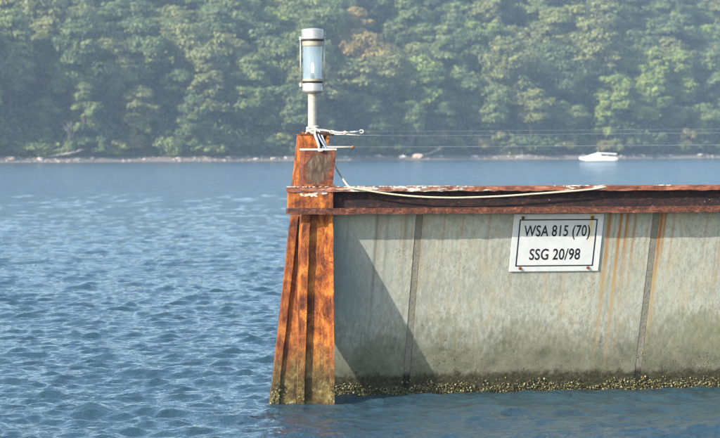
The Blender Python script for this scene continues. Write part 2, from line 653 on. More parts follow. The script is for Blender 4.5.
def build_water():
    rng = np.random.default_rng(7)
    ys = [-60.0]
    while ys[-1] < 15:
        ys.append(ys[-1] + max(.1, (16.5 - ys[-1]) * .1))
    while ys[-1] < 5000:
        y = ys[-1]
        ys.append(y + (.026 * (y / 18.0) ** 1.4 if y < 150 else y * .006 + 0))
    ys = np.array(ys)
    xs = [0.0]
    while xs[-1] < 5000:
        x = xs[-1]
        xs.append(x + .026 + (0 if x < 3.9 else (x - 3.9) * .012) + (0 if x < 16 else (x - 16) * .08))
    xs = np.array(xs)
    xs = np.concatenate([-xs[:0:-1], xs])
    dx = np.gradient(xs)
    dy = np.gradient(ys)
    X, Y = np.meshgrid(xs, ys)
    DX, DY = np.meshgrid(dx, dy)
    Z = np.zeros_like(X)
    N = 130
    lam = np.concatenate([np.exp(rng.uniform(np.log(.09), np.log(.5), 85)), np.exp(rng.uniform(np.log(.5), np.log(2.6), 55))])
    main = R(-78)
    missing = np.zeros_like(X)
    tot = 0
    OX = np.zeros_like(X)
    OY = np.zeros_like(X)
    for l in lam:
        th = main + rng.normal(0, .62)
        kx, ky = math.cos(th) * 2 * math.pi / l, math.sin(th) * 2 * math.pi / l
        s = (.053 if l < .33 else .040) * (1.0 if l > .15 else .8) * (1 if l < .6 else .55) * (1 if l < 1.4 else .75)
        a = s * l / (2 * math.pi)
        sp = np.maximum(DX * abs(math.cos(th)), DY * abs(math.sin(th)))
        at = np.clip((l / sp - 2.2) / 1.6, 0, 1)
        # gusty patches: amplitude varies over the surface
        ph = rng.uniform(0, 6.28)
        env = .75 + .45 * np.sin(X * .9 / l ** .5 * .3 + ph) * np.sin(Y * .5 / l ** .5 * .3 + 2 * ph)
        arg = kx * X + ky * Y + ph
        cs = np.cos(arg)
        Z += a * at * env * cs
        sn = np.sin(arg)
        OX -= 1.2 * a * at * env * math.cos(th) * sn
        OY -= 1.2 * a * at * env * math.sin(th) * sn
        missing += s * s * (1 - at)
        tot += s * s
    # one or two steeper wavelets in front
    for (px, py, wdt, hgt) in ((45, 397, .26, .060), (95, 412, .13, .035), (160, 425, .2, .03), (250, 418, .2, .03)):
        c = P(px, py, 1)
        d = ZC / (ZC - c.z) if c.z != ZC else 20
        cx, cy = ray(px, py).x * d, d
        Z += hgt * np.exp(-((X - cx) / wdt) ** 2 - ((Y - cy) / .16) ** 2)
    ny, nx = X.shape
    V = np.stack([X + OX, Y + OY, Z], -1).reshape(-1, 3)
    idx = np.arange(nx * ny).reshape(ny, nx)
    Q = np.stack([idx[:-1, :-1], idx[:-1, 1:], idx[1:, 1:], idx[1:, :-1]], -1).reshape(-1, 4)
    me = npmesh('water', V, Q, water_m, True)
    at = me.attributes.new('coarse', 'FLOAT', 'POINT')
    at.data.foreach_set('value', np.sqrt(missing / tot).astype(np.float32).ravel())
    o = link(bpy.data.objects.new('water', me))
    tag(o, 'rippled blue sea water', None, None, 'structure')
    print('water faces', len(Q))


build_water()


# ================================================================== FAR SHORE
def shore_y(x):
    """distance of the far waterline at world x"""
    return 432 + (x + 58.6) * .93 + 3.0 * math.sin(x * .09) + 1.5 * math.sin(x * .31 + 1)


def hill_z(x, v):
    if v < 0:
        return v * .12
    b = min(v, 5.5) * .15
    h = max(0, v - 5.5)
    up = .44 * h + 1.6 * (1 - math.exp(-h / 2.0)) + .8 * math.sin(x * .11 + v * .05) * min(1, h / 10)
    if h > 100:
        up -= (h - 100) * .40
    return b + up


soil_m = speckle('forest_floor', [(.3, (.018, .022, .012)), (.5, (.035, .04, .022)), (.7, (.06, .055, .035))], .6, .95, .2)
sand_m = speckle('pebble_beach', [(.3, (.10, .09, .075)), (.5, (.18, .155, .13)), (.7, (.27, .235, .20))], 2.2, .95, .08)


def build_hill():
    xs = np.concatenate([np.linspace(-700, -110, 30), np.linspace(-105, 125, 150), np.linspace(135, 900, 40)])
    vs = np.array([5.5, 6, 7, 8.5, 10, 12, 15, 20, 26, 34, 45, 60, 80, 105, 140, 200, 400, 1200])
    V, Q = [], []
    for x in xs:
        for v in vs:
            V.append((x, shore_y(x) + v, hill_z(x, v)))
    n = len(vs)
    for i in range(len(xs) - 1):
        for j in range(n - 1):
            a = i * n + j
            Q.append((a, a + n, a + n + 1, a + 1))
    tag(meshobj('hillside', V, Q, soil_m, None, True), 'wooded hillside beyond the water', None, None, 'structure')
    vs = np.array([-6, -2, 0, 1, 2.5, 4, 5.5, 6.2])
    V, Q = [], []
    random.seed(3)
    for x in xs:
        for v in vs:
            V.append((x, shore_y(x) + v, hill_z(x, min(v, 5.5)) + .05 * random.random()))
    n = len(vs)
    for i in range(len(xs) - 1):
        for j in range(n - 1):
            a = i * n + j
            Q.append((a, a + n, a + n + 1, a + 1))
    tag(meshobj('beach', V, Q, sand_m, None, True), 'narrow pale stony beach along the far shore', None, None, 'structure')


build_hill()

# ------------------------------------------------------------------ trees


def leaf_mat(name, dark, mid, light):
    m = M(name)
    g = m.n('ShaderNodeNewGeometry')
    oi = m.n('ShaderNodeObjectInfo')
    n = m.noise(m.world(), .45, 3, .6)
    f = m.math('ADD', m.math('MULTIPLY', g.outputs['Random Per Island'], .50), m.math('MULTIPLY', n, .42))
    f = m.math('ADD', f, m.math('MULTIPLY', oi.outputs['Random'], .14))
    c = m.ramp(f, [(.2, dark), (.5, mid), (.85, light)])
    pr = m.bsdf(c, .55, 0, None, .25)
    tr = m.n('ShaderNodeBsdfTranslucent')
    m.put(tr.inputs[0], m.mix(.5, c, light))
    x = m.n('ShaderNodeMixShader')
    x.inputs[0].default_value = .22
    m.t.links.new(pr, x.inputs[1])
    m.t.links.new(tr.outputs[0], x.inputs[2])
    return m.done(x.outputs[0])


LEAF = {
    'dark green': leaf_mat('leaf_dark_green', (0.048, 0.068, 0.030), (0.087, 0.122, 0.048), (0.140, 0.177, 0.066)),
    'mid green': leaf_mat('leaf_mid_green', (0.067, 0.098, 0.036), (0.123, 0.163, 0.056), (0.196, 0.231, 0.080)),
    'olive green': leaf_mat('leaf_olive', (0.078, 0.095, 0.036), (0.151, 0.169, 0.058), (0.232, 0.238, 0.086)),
    'bright green': leaf_mat('leaf_bright_green', (0.090, 0.129, 0.032), (0.171, 0.222, 0.054), (0.266, 0.317, 0.084)),
    'yellow green': leaf_mat('leaf_yellow_green', (0.105, 0.128, 0.036), (0.204, 0.222, 0.062), (0.301, 0.306, 0.092)),
    'brownish': leaf_mat('leaf_brownish', (0.087, 0.085, 0.036), (0.166, 0.152, 0.060), (0.242, 0.210, 0.086)),
    'orange tinged': leaf_mat('leaf_orange', (0.105, 0.098, 0.032), (0.217, 0.177, 0.054), (0.329, 0.231, 0.072)),
}


def crown_mesh(seed, Rr, H, z0, nl, leaves, shape, lsz=.42):
    rng = np.random.default_rng(seed)
    cen, rad = [], []
    for i in range(nl):
        while True:
            p = rng.uniform(-1, 1, 3)
            d = np.linalg.norm(p)
            if .35 < d < 1:
                break
        p[2] = p[2]
        t = (p[2] + 1) / 2
        if shape == 'round':
            wd = 1.0
        elif shape == 'tall':
            wd = 1.0 - .35 * t
        elif shape == 'cone':
            wd = 1.15 - .85 * t
        else:
            wd = .75 + .35 * t
        r = Rr * rng.uniform(.24, .46) * (1.1 if shape != 'cone' else .8)
        sc = .86
        cen.append((p[0] * Rr * wd * sc, p[1] * Rr * wd * sc, z0 + H * (.5 + p[2] * .44)))
        rad.append(r)
    cen = np.array(cen)
    rad = np.array(rad)
    pts, nrm = [], []
    w = rad ** 2
    cnt = (leaves * w / w.sum()).astype(int)
    for c, r, k in zip(cen, rad, cnt):
        u = rng.normal(size=(k, 3))
        u /= np.linalg.norm(u, axis=1)[:, None]
        u[:, 2] = np.where(u[:, 2] < -.3, -u[:, 2] * .6, u[:, 2])
        u /= np.linalg.norm(u, axis=1)[:, None]
        # ragged surface
        lump = 1 + .22 * np.sin(u[:, 0] * 5 + c[0]) * np.sin(u[:, 1] * 6 + c[1]) + .15 * np.sin(u[:, 2] * 9 + c[2])
        q = c + u * (r * lump * rng.uniform(.72, 1.1, k))[:, None] * np.array([1, 1, .72])
        inside = np.zeros(k, bool)
        for c2, r2 in zip(cen, rad):
            dd = np.linalg.norm((q - c2) / np.array([1, 1, .72]), axis=1)
            inside |= dd < r2 * .62
        q, u = q[~inside], u[~inside]
        pts.append(q)
        nrm.append(u)
    P_ = np.concatenate(pts)
    N_ = np.concatenate(nrm)
    k = len(P_)
    N_ = N_ + rng.normal(0, .33, (k, 3))
    N_ /= np.linalg.norm(N_, axis=1)[:, None]
    a = np.cross(N_, rng.normal(size=(k, 3)))
    a /= np.linalg.norm(a, axis=1)[:, None]
    b = np.cross(N_, a)
    s = (lsz * rng.uniform(.6, 1.35, k))[:, None]
    V = np.stack([P_ - a * s * .5, P_ - b * s * .42, P_ + a * s * .5, P_ + b * s * .42], 1).reshape(-1, 3)
    Q = np.arange(4 * k).reshape(k, 4)
    return npmesh('crown', V, Q, LEAF['mid green']), cen


def trunk_mesh(seed, H, cen, r0):
    rng = random.Random(seed)
    bm = bmesh.new()
    lean = (rng.uniform(-.6, .6), rng.uniform(-.6, .6))
    n = 7
    path = [Vector((lean[0] * (i / n) ** 1.5 * 1.2, lean[1] * (i / n) ** 1.5, -1.0 + (H * .82 + 1.0) * i / n)) for i in range(n + 1)]
    tube(bm, path, r0, 8, r0 * .22)
    for c in cen[::3][:9]:
        c = Vector(c)
        t = rng.uniform(.3, .65)
        s = path[int(t * n)]
        mid = s.lerp(c, .5) + Vector((0, 0, rng.uniform(-.2, .7)))
        tube(bm, [s, s.lerp(mid, .5), mid, c], r0 * .42, 5, r0 * .1)
    me = bpy.data.meshes.new('trunk')
    bmesh.ops.recalc_face_normals(bm, faces=bm.faces)
    bm.to_mesh(me)
    bm.free()
    me.materials.append(bark_m)
    return me


PROTO = []
spec = [  # name, shape word, R, H crown, z0, lobes, shape
    ('broadleaf_tree', 'round crowned', 4.6, 9.5, 1.6, 30, 'round'),
    ('broadleaf_tree', 'wide spreading', 5.4, 8.5, 2.2, 32, 'wide'),
    ('broadleaf_tree', 'tall narrow', 3.5, 12.0, 1.5, 30, 'tall'),
    ('broadleaf_tree', 'lumpy crowned', 4.9, 10.5, 1.4, 38, 'round'),
    ('broadleaf_tree', 'tall layered', 4.3, 12.5, 1.4, 36, 'tall'),
    ('broadleaf_tree', 'loose crowned', 4.7, 10.0, 2.0, 22, 'wide'),
    ('broadleaf_tree', 'bushy domed', 4.2, 8.0, 1.0, 28, 'round'),
    ('broadleaf_tree', 'tapering crowned', 4.4, 12.0, 1.2, 34, 'cone'),
]
for i, (nm, word, r, h, z0, nl, shp) in enumerate(spec):
    cm, cen = crown_mesh(100 + i, r, h, z0, nl, 14000, shp)
    tm = trunk_mesh(200 + i, h + z0, cen, .24 + .02 * (i % 4))
    PROTO.append((nm, word, cm, tm, h + z0))


def project(v):
    """world -> photo pixel"""
    a, b = v.x / v.y, (v.z - ZC) / v.y
    c, s = math.cos(ROLL), math.sin(ROLL)
    return 360 + F * (a * c - b * s), HY - F * (a * s + b * c)


# patches of special colour seen in the photo: px, py (of crown centre), radius, colour
HERO = [(12, 95, 34, 'bright green'), (25, 125, 20, 'bright green'), (150, 100, 22, 'olive green'), (152, 132, 18, 'yellow green'),
        (72, 105, 22, 'mid green'), (130, 75, 26, 'olive green'), (215, 70, 30, 'olive green'), (255, 125, 16, 'bright green'), (235, 105, 20, 'mid green'),
        (285, 22, 16, 'bright green'), (356, 45, 20, 'orange tinged'), (385, 75, 16, 'olive green'), (345, 85, 22, 'olive green'), (425, 100, 22, 'yellow green'),
        (435, 130, 16, 'bright green'), (440, 55, 26, 'mid green'), (570, 28, 22, 'yellow green'), (520, 70, 30, 'olive green'), (600, 100, 30, 'bright green'),
        (655, 85, 30, 'bright green'), (660, 130, 16, 'mid green'), (705, 60, 22, 'olive green'), (470, 110, 24, 'dark green'), (565, 118, 20, 'mid green'),
        (100, 120, 20, 'dark green'), (35, 60, 24, 'olive green'), (190, 125, 24, 'dark green'), (540, 140, 22, 'dark green'), (500, 135, 24, 'dark green'), (650, 145, 14, 'dark green')]

rnd = random.Random(11)


def place_word(px):
    for lim, s in ((45, 'at the left edge'), (115, 'far left above the driftwood'), (190, 'half way to the lamp'),
                   (275, 'left of the lamp'), (345, 'behind the lamp'), (410, 'just right of the lamp'), (480, 'between lamp and sign'),
                   (555, 'above the sign'), (620, 'above the motorboat'), (680, 'right of the motorboat')):
        if px < lim:
            return s
    return 'at the right edge'


ROWW = ['at the waterside', 'second row up', 'third row up', 'low on the slope', 'lower mid slope', 'at mid slope',
        'upper mid slope', 'high up', 'very high up', 'near the ridge', 'on the ridge', 'behind the ridge', 'at the top']
used = {}
trees = []
row = 0
v = 9.0
while row < 12:
    x = -86 + (row % 2) * 3.6
    while x < 108:
        jx, jv = x + rnd.uniform(-1.6, 1.6), v + rnd.uniform(-2.2, 2.2)
        trees.append((row, jx, jv))
        x += 8.0 if row < 4 else 8.6
    v += 7.6 + row * .35
    row += 1
random.seed(5)
made = 0
for (rw, x, v) in trees:
    y = shore_y(x) + v
    z = hill_z(x, v)
    i = rnd.randrange(len(PROTO))
    sc = rnd.uniform(.82, 1.32)
    if rw == 0:
        sc = rnd.uniform(.55, 1.05)
    nm, word, cm, tm, H = PROTO[i]
    px, py = project(Vector((x, y, z + H * sc * .62)))
    if px < -55 or px > 775 or py < -60:
        continue
    made += 1
    colr = None
    best = 1e9
    for hx, hy, hr, hc in HERO:
        d = math.hypot(px - hx, (py - hy))
        if d < hr * .8 and d < best:
            best, colr = d, hc
    if colr is None:
        colr = rnd.choices(['dark green', 'mid green', 'olive green', 'bright green', 'yellow green', 'brownish'], [28, 38, 22, 7, 4, .4])[0]
    t = empty(nm, (x, y, z), rnd.uniform(0, 6.28))
    t.scale = (sc * rnd.uniform(.92, 1.1),) * 2 + (sc,)
    if px < 0 or px > 720 or py < -20:
        lab = '%s %s tree, %s, %s' % (word, colr, ROWW[rw], 'past the left edge' if px < 0 else 'past the right edge' if px > 720 else 'above the top edge')
        g = 'trees of the far wood'
    else:
        lab = '%s %s tree %s, %s' % (word, colr, ROWW[rw], place_word(px))
        g = 'trees of the far wood'
    used.setdefault(lab, []).append((px, t))
    tag(t, lab, 'tree', g)
    c = link(bpy.data.objects.new('crown', cm), t)
    c.material_slots[0].link = 'OBJECT'
    c.material_slots[0].material = LEAF[colr]
    link(bpy.data.objects.new('trunk', tm), t)
for lab, L in used.items():
    if len(L) > 1:
        L.sort(key=lambda q: q[0])
        words = {2: ['left one', 'right one'], 3: ['left one', 'middle one', 'right one']}.get(len(L))
        for k, (px, t) in enumerate(L):
            t['label'] = lab + ', ' + (words[k] if words else '%s from left' % ('first', 'second', 'third', 'fourth', 'fifth', 'sixth')[min(k, 5)])
print('trees', made)


def shrub_mesh(seed, r, h):
    return crown_mesh(seed, r, h, -.3, 12, 2200, 'round', .30)[0]


SH = [shrub_mesh(300, 1.8, 2.4), shrub_mesh(301, 2.3, 2.0), shrub_mesh(302, 1.5, 3.0)]
k = 0
sused = {}
x = -78.0
sh_list = []
while x < 100:
    vv = rnd.uniform(5.6, 8.0)
    y = shore_y(x) + vv
    px, py = project(Vector((x, y, 1.5)))
    if -40 < px < 760 and rnd.random() < .9:
        colr = rnd.choices(['dark green', 'mid green', 'olive green', 'brownish', 'yellow green'], [40, 20, 20, 10, 8])[0]
        o = bpy.data.objects.new('shrub', SH[k % 3])
        link(o)
        o.location = (x, y, hill_z(x, vv))
        sc = rnd.uniform(.7, 1.35)
        o.scale = (sc, sc, sc * rnd.uniform(.8, 1.3))
        o.rotation_euler = (0, 0, rnd.uniform(0, 6))
        o.material_slots[0].link = 'OBJECT'
        o.material_slots[0].material = LEAF[colr]
        lab = '%s %s shrub by the beach %s' % ({0: 'rounded', 1: 'low', 2: 'upright'}[k % 3], colr, place_word(px))
        sused.setdefault(lab, []).append((px, o))
        tag(o, lab, 'shrub', 'shrubs along the far beach')
        k += 1
    x += rnd.uniform(1.6, 3.2)
ORD = ['first', 'second', 'third', 'fourth', 'fifth', 'sixth', 'seventh']
for lab, L in sused.items():
    if len(L) > 1:
        L.sort(key=lambda q: q[0])
        for k, (px, t) in enumerate(L):
            t['label'] = '%s, %s from the left' % (lab, ORD[min(k, 6)])


# undergrowth, uncountable
def undergrowth():
    rng = np.random.default_rng(9)
    n = 42000
    x = rng.uniform(-95, 115, n)
    v = rng.exponential(22, n) + 5.6
    v = np.minimum(v, 110)
    y = np.array([shore_y(a) for a in x]) + v
    z = np.array([hill_z(a, b) for a, b in zip(x, v)]) + rng.uniform(0, 1, n) ** 1.5 * 1.9
    Pp = np.stack([x, y, z], 1)
    N_ = rng.normal(size=(n, 3)) + np.array([0, -.5, .8])
    N_ /= np.linalg.norm(N_, axis=1)[:, None]
    a = np.cross(N_, rng.normal(size=(n, 3)))
    a /= np.linalg.norm(a, axis=1)[:, None]
    b = np.cross(N_, a)
    s = rng.uniform(.3, .8, n)[:, None]
    V = np.stack([Pp - a * s * .5, Pp - b * s * .4, Pp + a * s * .5, Pp + b * s * .4], 1).reshape(-1, 3)
    me = npmesh('undergrowth', V, np.arange(4 * n).reshape(n, 4), LEAF['dark green'])
    o = link(bpy.data.objects.new('undergrowth', me))
    tag(o, 'dark low undergrowth between the trees on the far bank', 'undergrowth', None, 'stuff')


undergrowth()


# bare, pale stemmed trees
def bare_tree(px, py_base, v, H, lean, label, mat, seed):
    x = (px - 360) / F * 500
    for _ in range(5):
        x = (px - 360) / F * (shore_y(x) + v)
    y = shore_y(x) + v
    z = hill_z(x, v)
    rr = random.Random(seed)
    t = empty('bare_tree', (x, y, z))
    bm = bmesh.new()
    pts = [Vector((lean * (i / 8) * H + rr.uniform(-.15, .15), 0, H * i / 8)) for i in range(9)]
    tube(bm, pts, .20, 7, .05)
    obj('trunk', bm, mat, t, True)
    for k in range(7):
        s = pts[rr.randint(3, 7)]
        d = Vector((rr.uniform(-1, 1), rr.uniform(-.6, .3), rr.uniform(.6, 1.5))) * rr.uniform(1.2, 2.4)
        bm = bmesh.new()
        tube(bm, [s, s + d * .4 + Vector((0, 0, .1)), s + d], .075, 5, .02)
        for q in range(3):
            p = s + d * rr.uniform(.3, .8)
            tube(bm, [p, p + Vector((rr.uniform(-.8, .8), rr.uniform(-.3, .3), rr.uniform(.3, 1.1)))], .03, 4, .012)
        obj('branch', bm, mat, t, True)
    tag(t, label, 'bare tree', 'bare trees on the far bank')


bare_tree(112, 150, 5.8, 5.5, -.55, 'dead leaning trunk with grey branches beside the beach left of the lamp', bark_pale, 1)
bare_tree(212, 140, 5.9, 5.0, -.45, 'pale dead stem leaning left over the beach midway to the lamp', bark_pale, 2)
bare_tree(405, 150, 5.6, 4.6, .55, 'pale forked dead stem leaning right above the white boulder', bark_pale, 3)
bare_tree(68, 150, 6.5, 4.0, .1, 'thin upright pale dead tree at far left above the driftwood', bark_pale, 4)

# boulders and driftwood on the beach


def rock_mesh(seed):
    rr = random.Random(seed)
    bm = bmesh.new()
    bmesh.ops.create_icosphere(bm, subdivisions=2, radius=.5)
    for q in bm.verts:
        q.co *= 1 + rr.uniform(-.22, .18)
        q.co.z *= .65
        q.co.z = max(q.co.z, -.2)
    me = bpy.data.meshes.new('boulder')
    bm.to_mesh(me)
    bm.free()
    return me


RK = [rock_mesh(i) for i in range(5)]
for q, mt in zip(RK, (stone_m, stone_pale, stone_tan, stone_m, stone_pale)):
    q.materials.append(mt)
rocks = [(403, 1.5, 1, 'large white boulder on the far beach just right of the rusty piles'), (378, 1.3, 2, 'tan boulder on the far beach nearest to the rusty piles on their right'),
         (418, 1.9, 2, 'low flat tan boulder right of the large white boulder'), (475, 1.2, 1, 'pale boulder on the far beach midway between lamp and motorboat'),
         (40, 1.2, 1, 'pale boulder at the foot of the driftwood at far left'), (10, 1.6, 2, 'broad pale tan boulder at the far left end of the beach'), (78, .9, 4, 'small pale boulder right of the driftwood'),
         (92, .8, 1, 'smaller white boulder second right of the driftwood'), (273, 1.0, 4, 'pale round boulder left of the rusty piles'), (286, .9, 1, 'white boulder nearest left of the rusty piles'),
         (256, .9, 0, 'grey boulder third to the left of the rusty piles'), (228, 1.0, 2, 'tan boulder on the beach left of the lamp'), (145, .8, 3, 'grey boulder on the beach at mid left'),
         (178, .8, 0, 'small grey boulder on the beach between driftwood and lamp'), (440, .9, 3, 'grey boulder on the beach above the cap beam'), (345, 1.0, 0, 'grey boulder seen just right of the rusty box'),
         (518, .7, 0, 'small grey boulder above the sign'), (642, 1.0, 2, 'tan boulder on the beach right of the motorboat'), (700, 1.2, 4, 'pale boulder at the right end of the beach'),
         (670, .7, 1, 'small pale boulder between the motorboat and the right edge')]
for (px, sz, k, lab) in rocks:
    vv = rnd.uniform(2.0, 4.0)
    x = 0
    for _ in range(6):
        x = (px - 360) / F * (shore_y(x) + vv)
    o = bpy.data.objects.new('boulder', RK[k])
    link(o)
    o.location = (x, shore_y(x) + vv, hill_z(x, vv) + .12 * sz)
    o.scale = (sz * 1.25, sz, sz * rnd.uniform(.75, 1.05))
    o.rotation_euler = (0, 0, rnd.uniform(0, 6))
    tag(o, lab, 'boulder', 'boulders on the far beach')


def cobbles():
    rng = np.random.default_rng(4)
    base = bmesh.new()
    bmesh.ops.create_icosphere(base, subdivisions=1, radius=.5)
    bv = np.array([v_.co[:] for v_ in base.verts])
    bf = np.array([[v_.index for v_ in f.verts] for f in base.faces])
    base.free()
    n = 2600
    V, Q = [], []
    for i in range(n):
        x = rng.uniform(-90, 110)
        # denser heaps in places
        if math.sin(x * .23 + 1.2) + .8 * math.sin(x * .61) < rng.uniform(-1.6, 1.2):
            continue
        vv = rng.uniform(.3, 5.6)
        s = rng.uniform(.12, .6) ** 1.2
        p = bv * (1 + rng.uniform(-.2, .2, (len(bv), 1))) * s * np.array([rng.uniform(.9, 1.8), 1, .7])
        p = p + np.array([x, shore_y(x) + vv, hill_z(x, vv) + s * .15])
        Q.append(bf + len(V) * len(bv))
        V.append(p)
    me = npmesh('cobbles', np.concatenate(V), np.concatenate(Q), speckle('cobble', [(.2, (.08, .07, .06)), (.45, (.20, .165, .14)), (.7, (.27, .24, .20)), (.92, (.40, .37, .33))], .7, .9, .03, rnd=True))
    o = link(bpy.data.objects.new('cobbles', me))
    tag(o, 'scattered pale cobbles and stones on the far beach', 'cobbles', None, 'stuff')


cobbles()


def driftwood(px, v0, label, L, seed):
    x = 0
    for _ in range(6):
        x = (px - 360) / F * (shore_y(x) + v0)
    rr = random.Random(seed)
    t = empty('driftwood', (x, shore_y(x) + v0, hill_z(x, v0) + .2), R(-8))
    bm = bmesh.new()
    pts = [Vector((-L / 2 + L * i / 6, rr.uniform(-.15, .15), .15 + .9 * (i / 6) ** 1.4)) for i in range(7)]
    tube(bm, pts, .27, 8, .09)
    obj('trunk', bm, wood_pale, t, True)
    for k in range(6):
        s = pts[rr.randint(1, 6)]
        bm = bmesh.new()
        d = Vector((rr.uniform(.3, 1.6), rr.uniform(-.5, .5), rr.uniform(.2, 1.2)))
        tube(bm, [s, s + d * .5, s + d + Vector((.2, 0, -.1))], .08, 5, .02)
        obj('branch', bm, wood_pale, t, True)
    for k in range(5):
        bm = bmesh.new()
        s = pts[0]
        tube(bm, [s, s + Vector((-rr.uniform(.2, .5), rr.uniform(-.3, .3), rr.uniform(-.2, .7)))], .11, 5, .03)
        obj('root', bm, wood_pale, t, True)
    tag(t, label, 'driftwood')


driftwood(58, 3.5, 'bleached fallen tree with roots and branches lying on the beach at far left', 6.4, 2)
driftwood(430, 4.2, 'short bleached log lying among stones on the beach right of the white boulder', 3.0, 6)


# ================================================================== MOTORBOAT
def motorboat():
    x0, yb = 0, 0
    Y = 425.0
    p = P(597.5, 150, Y)
    t = empty('motorboat', (p.x, Y, 0), R(6))
    t.scale = (1.08, 1, .76)
    gel = simple('white_gelcoat', (.80, .80, .79), .25, 0, .5, .02)
    dk = simple('dark_glazing', (.10, .12, .14), .1, 0, .8, .1)
    L = 5.5
    # hull: bow at -x
    bm = bmesh.new()
    rings = []
    for i in range(15):
        s = i / 14
        xx = -L / 2 + L * s
        hw = 1.08 * (1 - (1 - min(1, s * 1.6)) ** 2.2) + .02
        zt = .92 - .30 * s + .10 * (1 - s) ** 2
        keel = -.25 if s > .25 else -.25 + (.25 - s) * 2.9
        ch = keel + (zt - keel) * .42
        rings.append([(xx, -hw, zt), (xx, -hw * .86, ch), (xx, 0, keel), (xx, hw * .86, ch), (xx, hw, zt), (xx, 0, zt + .03)])
    loft(bm, rings)
    obj('hull', bm, gel, t, True)
    bm = bmesh.new()
    rings = []
    for i in range(15):
        s = i / 14
        xx = -L / 2 - .015 + (L + .03) * s
        hw = 1.08 * (1 - (1 - min(1, s * 1.6)) ** 2.2) + .055
        zt = .92 - .30 * s + .10 * (1 - s) ** 2
        rings.append([(xx, -hw, zt - .10), (xx, -hw, zt - .04), (xx, hw, zt - .04), (xx, hw, zt - .10)])
    loft(bm, rings)
    obj('rubbing_strake', bm, simple('grey_rubber', (.25, .26, .28), .6), t)
    # foredeck and cabin
    bm = bmesh.new()
    rings = []
    prof = [(-2.35, .92, .3), (-1.9, 1.12, .6), (-1.3, 1.35, .8), (-.75, 1.62, .86), (-.1, 1.82, .86), (.35, 1.86, .86), (.4, .75, .86)]
    for xx, zt, hw in prof:
        rings.append([(xx, -hw, .62), (xx, -hw * .95, zt - .16), (xx, -hw * .7, zt), (xx, hw * .7, zt), (xx, hw * .95, zt - .16), (xx, hw, .62)])
    loft(bm, rings)
    obj('cabin', bm, gel, t)
    for sgn in (-1, 1):
        bm = bmesh.new()
        loft(bm, [[(-1.15, sgn * .845, 1.02), (.25, sgn * .90, .98), (.25, sgn * .88, 1.22), (-.8, sgn * .84, 1.20)],
                  [(-1.15, sgn * .80, 1.02), (.25, sgn * .83, .98), (.25, sgn * .82, 1.22), (-.8, sgn * .80, 1.20)]])
        obj('side_window', bm, dk, t)
    bm = bmesh.new()
    loft(bm, [[(.0, -1.0, 1.80), (2.75, -.95, 1.58), (2.75, .95, 1.58), (.0, 1.0, 1.80)], [(.05, -.95, 1.96), (1.3, -.95, 1.92), (2.6, -.85, 1.72), (2.6, .85, 1.72)][0:1] * 0 or
              [(.05, -.9, 1.95), (2.7, -.85, 1.74), (2.7, .85, 1.74), (.05, .9, 1.95)]])
    obj('canopy', bm, simple('white_canvas', (.78, .78, .76), .8), t)
    for sx, sy in ((2.5, -.9), (2.5, .9), (1.2, -.98), (1.2, .98)):
        bm = bmesh.new()
        tube(bm, [(sx - .1, sy, .6), (sx, sy, 1.62)], .022, 6)
        obj('canopy_post', bm, steel, t)
    for sgn in (-1, 1):
        bm = bmesh.new()
        loft(bm, [[(.4, sgn * .98, .62), (2.55, sgn * 1.02, .60), (2.45, sgn * 1.02, .95), (.4, sgn * .94, 1.12)],
                  [(.4, sgn * .90, .62), (2.55, sgn * .94, .60), (2.45, sgn * .94, .95), (.4, sgn * .86, 1.12)]])
        obj('coaming', bm, gel, t)
    bm = bmesh.new()
    tube(bm, [(-2.7, 0, 1.02), (-2.55, -.25, 1.28), (-1.7, -.8, 1.38), (-1.0, -.95, 1.22)], .016, 5)
    tube(bm, [(-2.7, 0, 1.02), (-2.55, .25, 1.28), (-1.7, .8, 1.38), (-1.0, .95, 1.22)], .016, 5)
    obj('bow_rail', bm, steel, t)
    bm = bmesh.new()
    box(bm, 2.72, 3.05, -.2, .2, .35, .85)
    box(bm, 2.80, 2.92, -.06, .06, -.3, .36)
    obj('outboard_motor', bm, simple('white_cowling', (.7, .7, .7), .3), t, bevel=.04)
    bm = bmesh.new()
    tube(bm, [(.1, .3, 1.9), (.1, .3, 2.5)], .012, 5)
    obj('antenna', bm, gel, t)
    tag(t, 'white cabin motorboat with a canopy lying off the far shore', 'motorboat')


motorboat()

# ================================================================== QUAY WALL AND STEEL
W0 = P(333, 149, 22.0)
W0 = Vector((W0.x, W0.y, 0))
WR = R(10)
KB = .42                    # the wall leans out over the water
YT, ZT = .15, 1.62          # wall face at the top, in wall axes


def wy(z):
    return YT + KB * (ZT - z)


def loc(v):
    """world -> wall axes"""
    d = v - W0
    c, s = math.cos(WR), math.sin(WR)
    return Vector((d.x * c + d.y * s, -d.x * s + d.y * c, d.z))


def on_wall(px, py, off=0.0):
    """photo pixel -> point on the wall face, in wall axes"""
    o = loc(Vector((0, 0, ZC)))
    d = loc(ray(px, py) + W0)
    # y - (YT + KB*(ZT-z)) + off = 0
    t = (YT + KB * ZT - off - o.y - KB * o.z) / (d.y + KB * d.z)
    return o + d * t


def at_y(px, py, y):
    o = loc(Vector((0, 0, ZC)))
    d = loc(ray(px, py) + W0)
    return o + d * ((y - o.y) / d.y)


wall = empty('quay_wall', W0, WR)
tag(wall, 'grey concrete quay wall with a rusty steel cap beam standing in the water', 'quay wall')


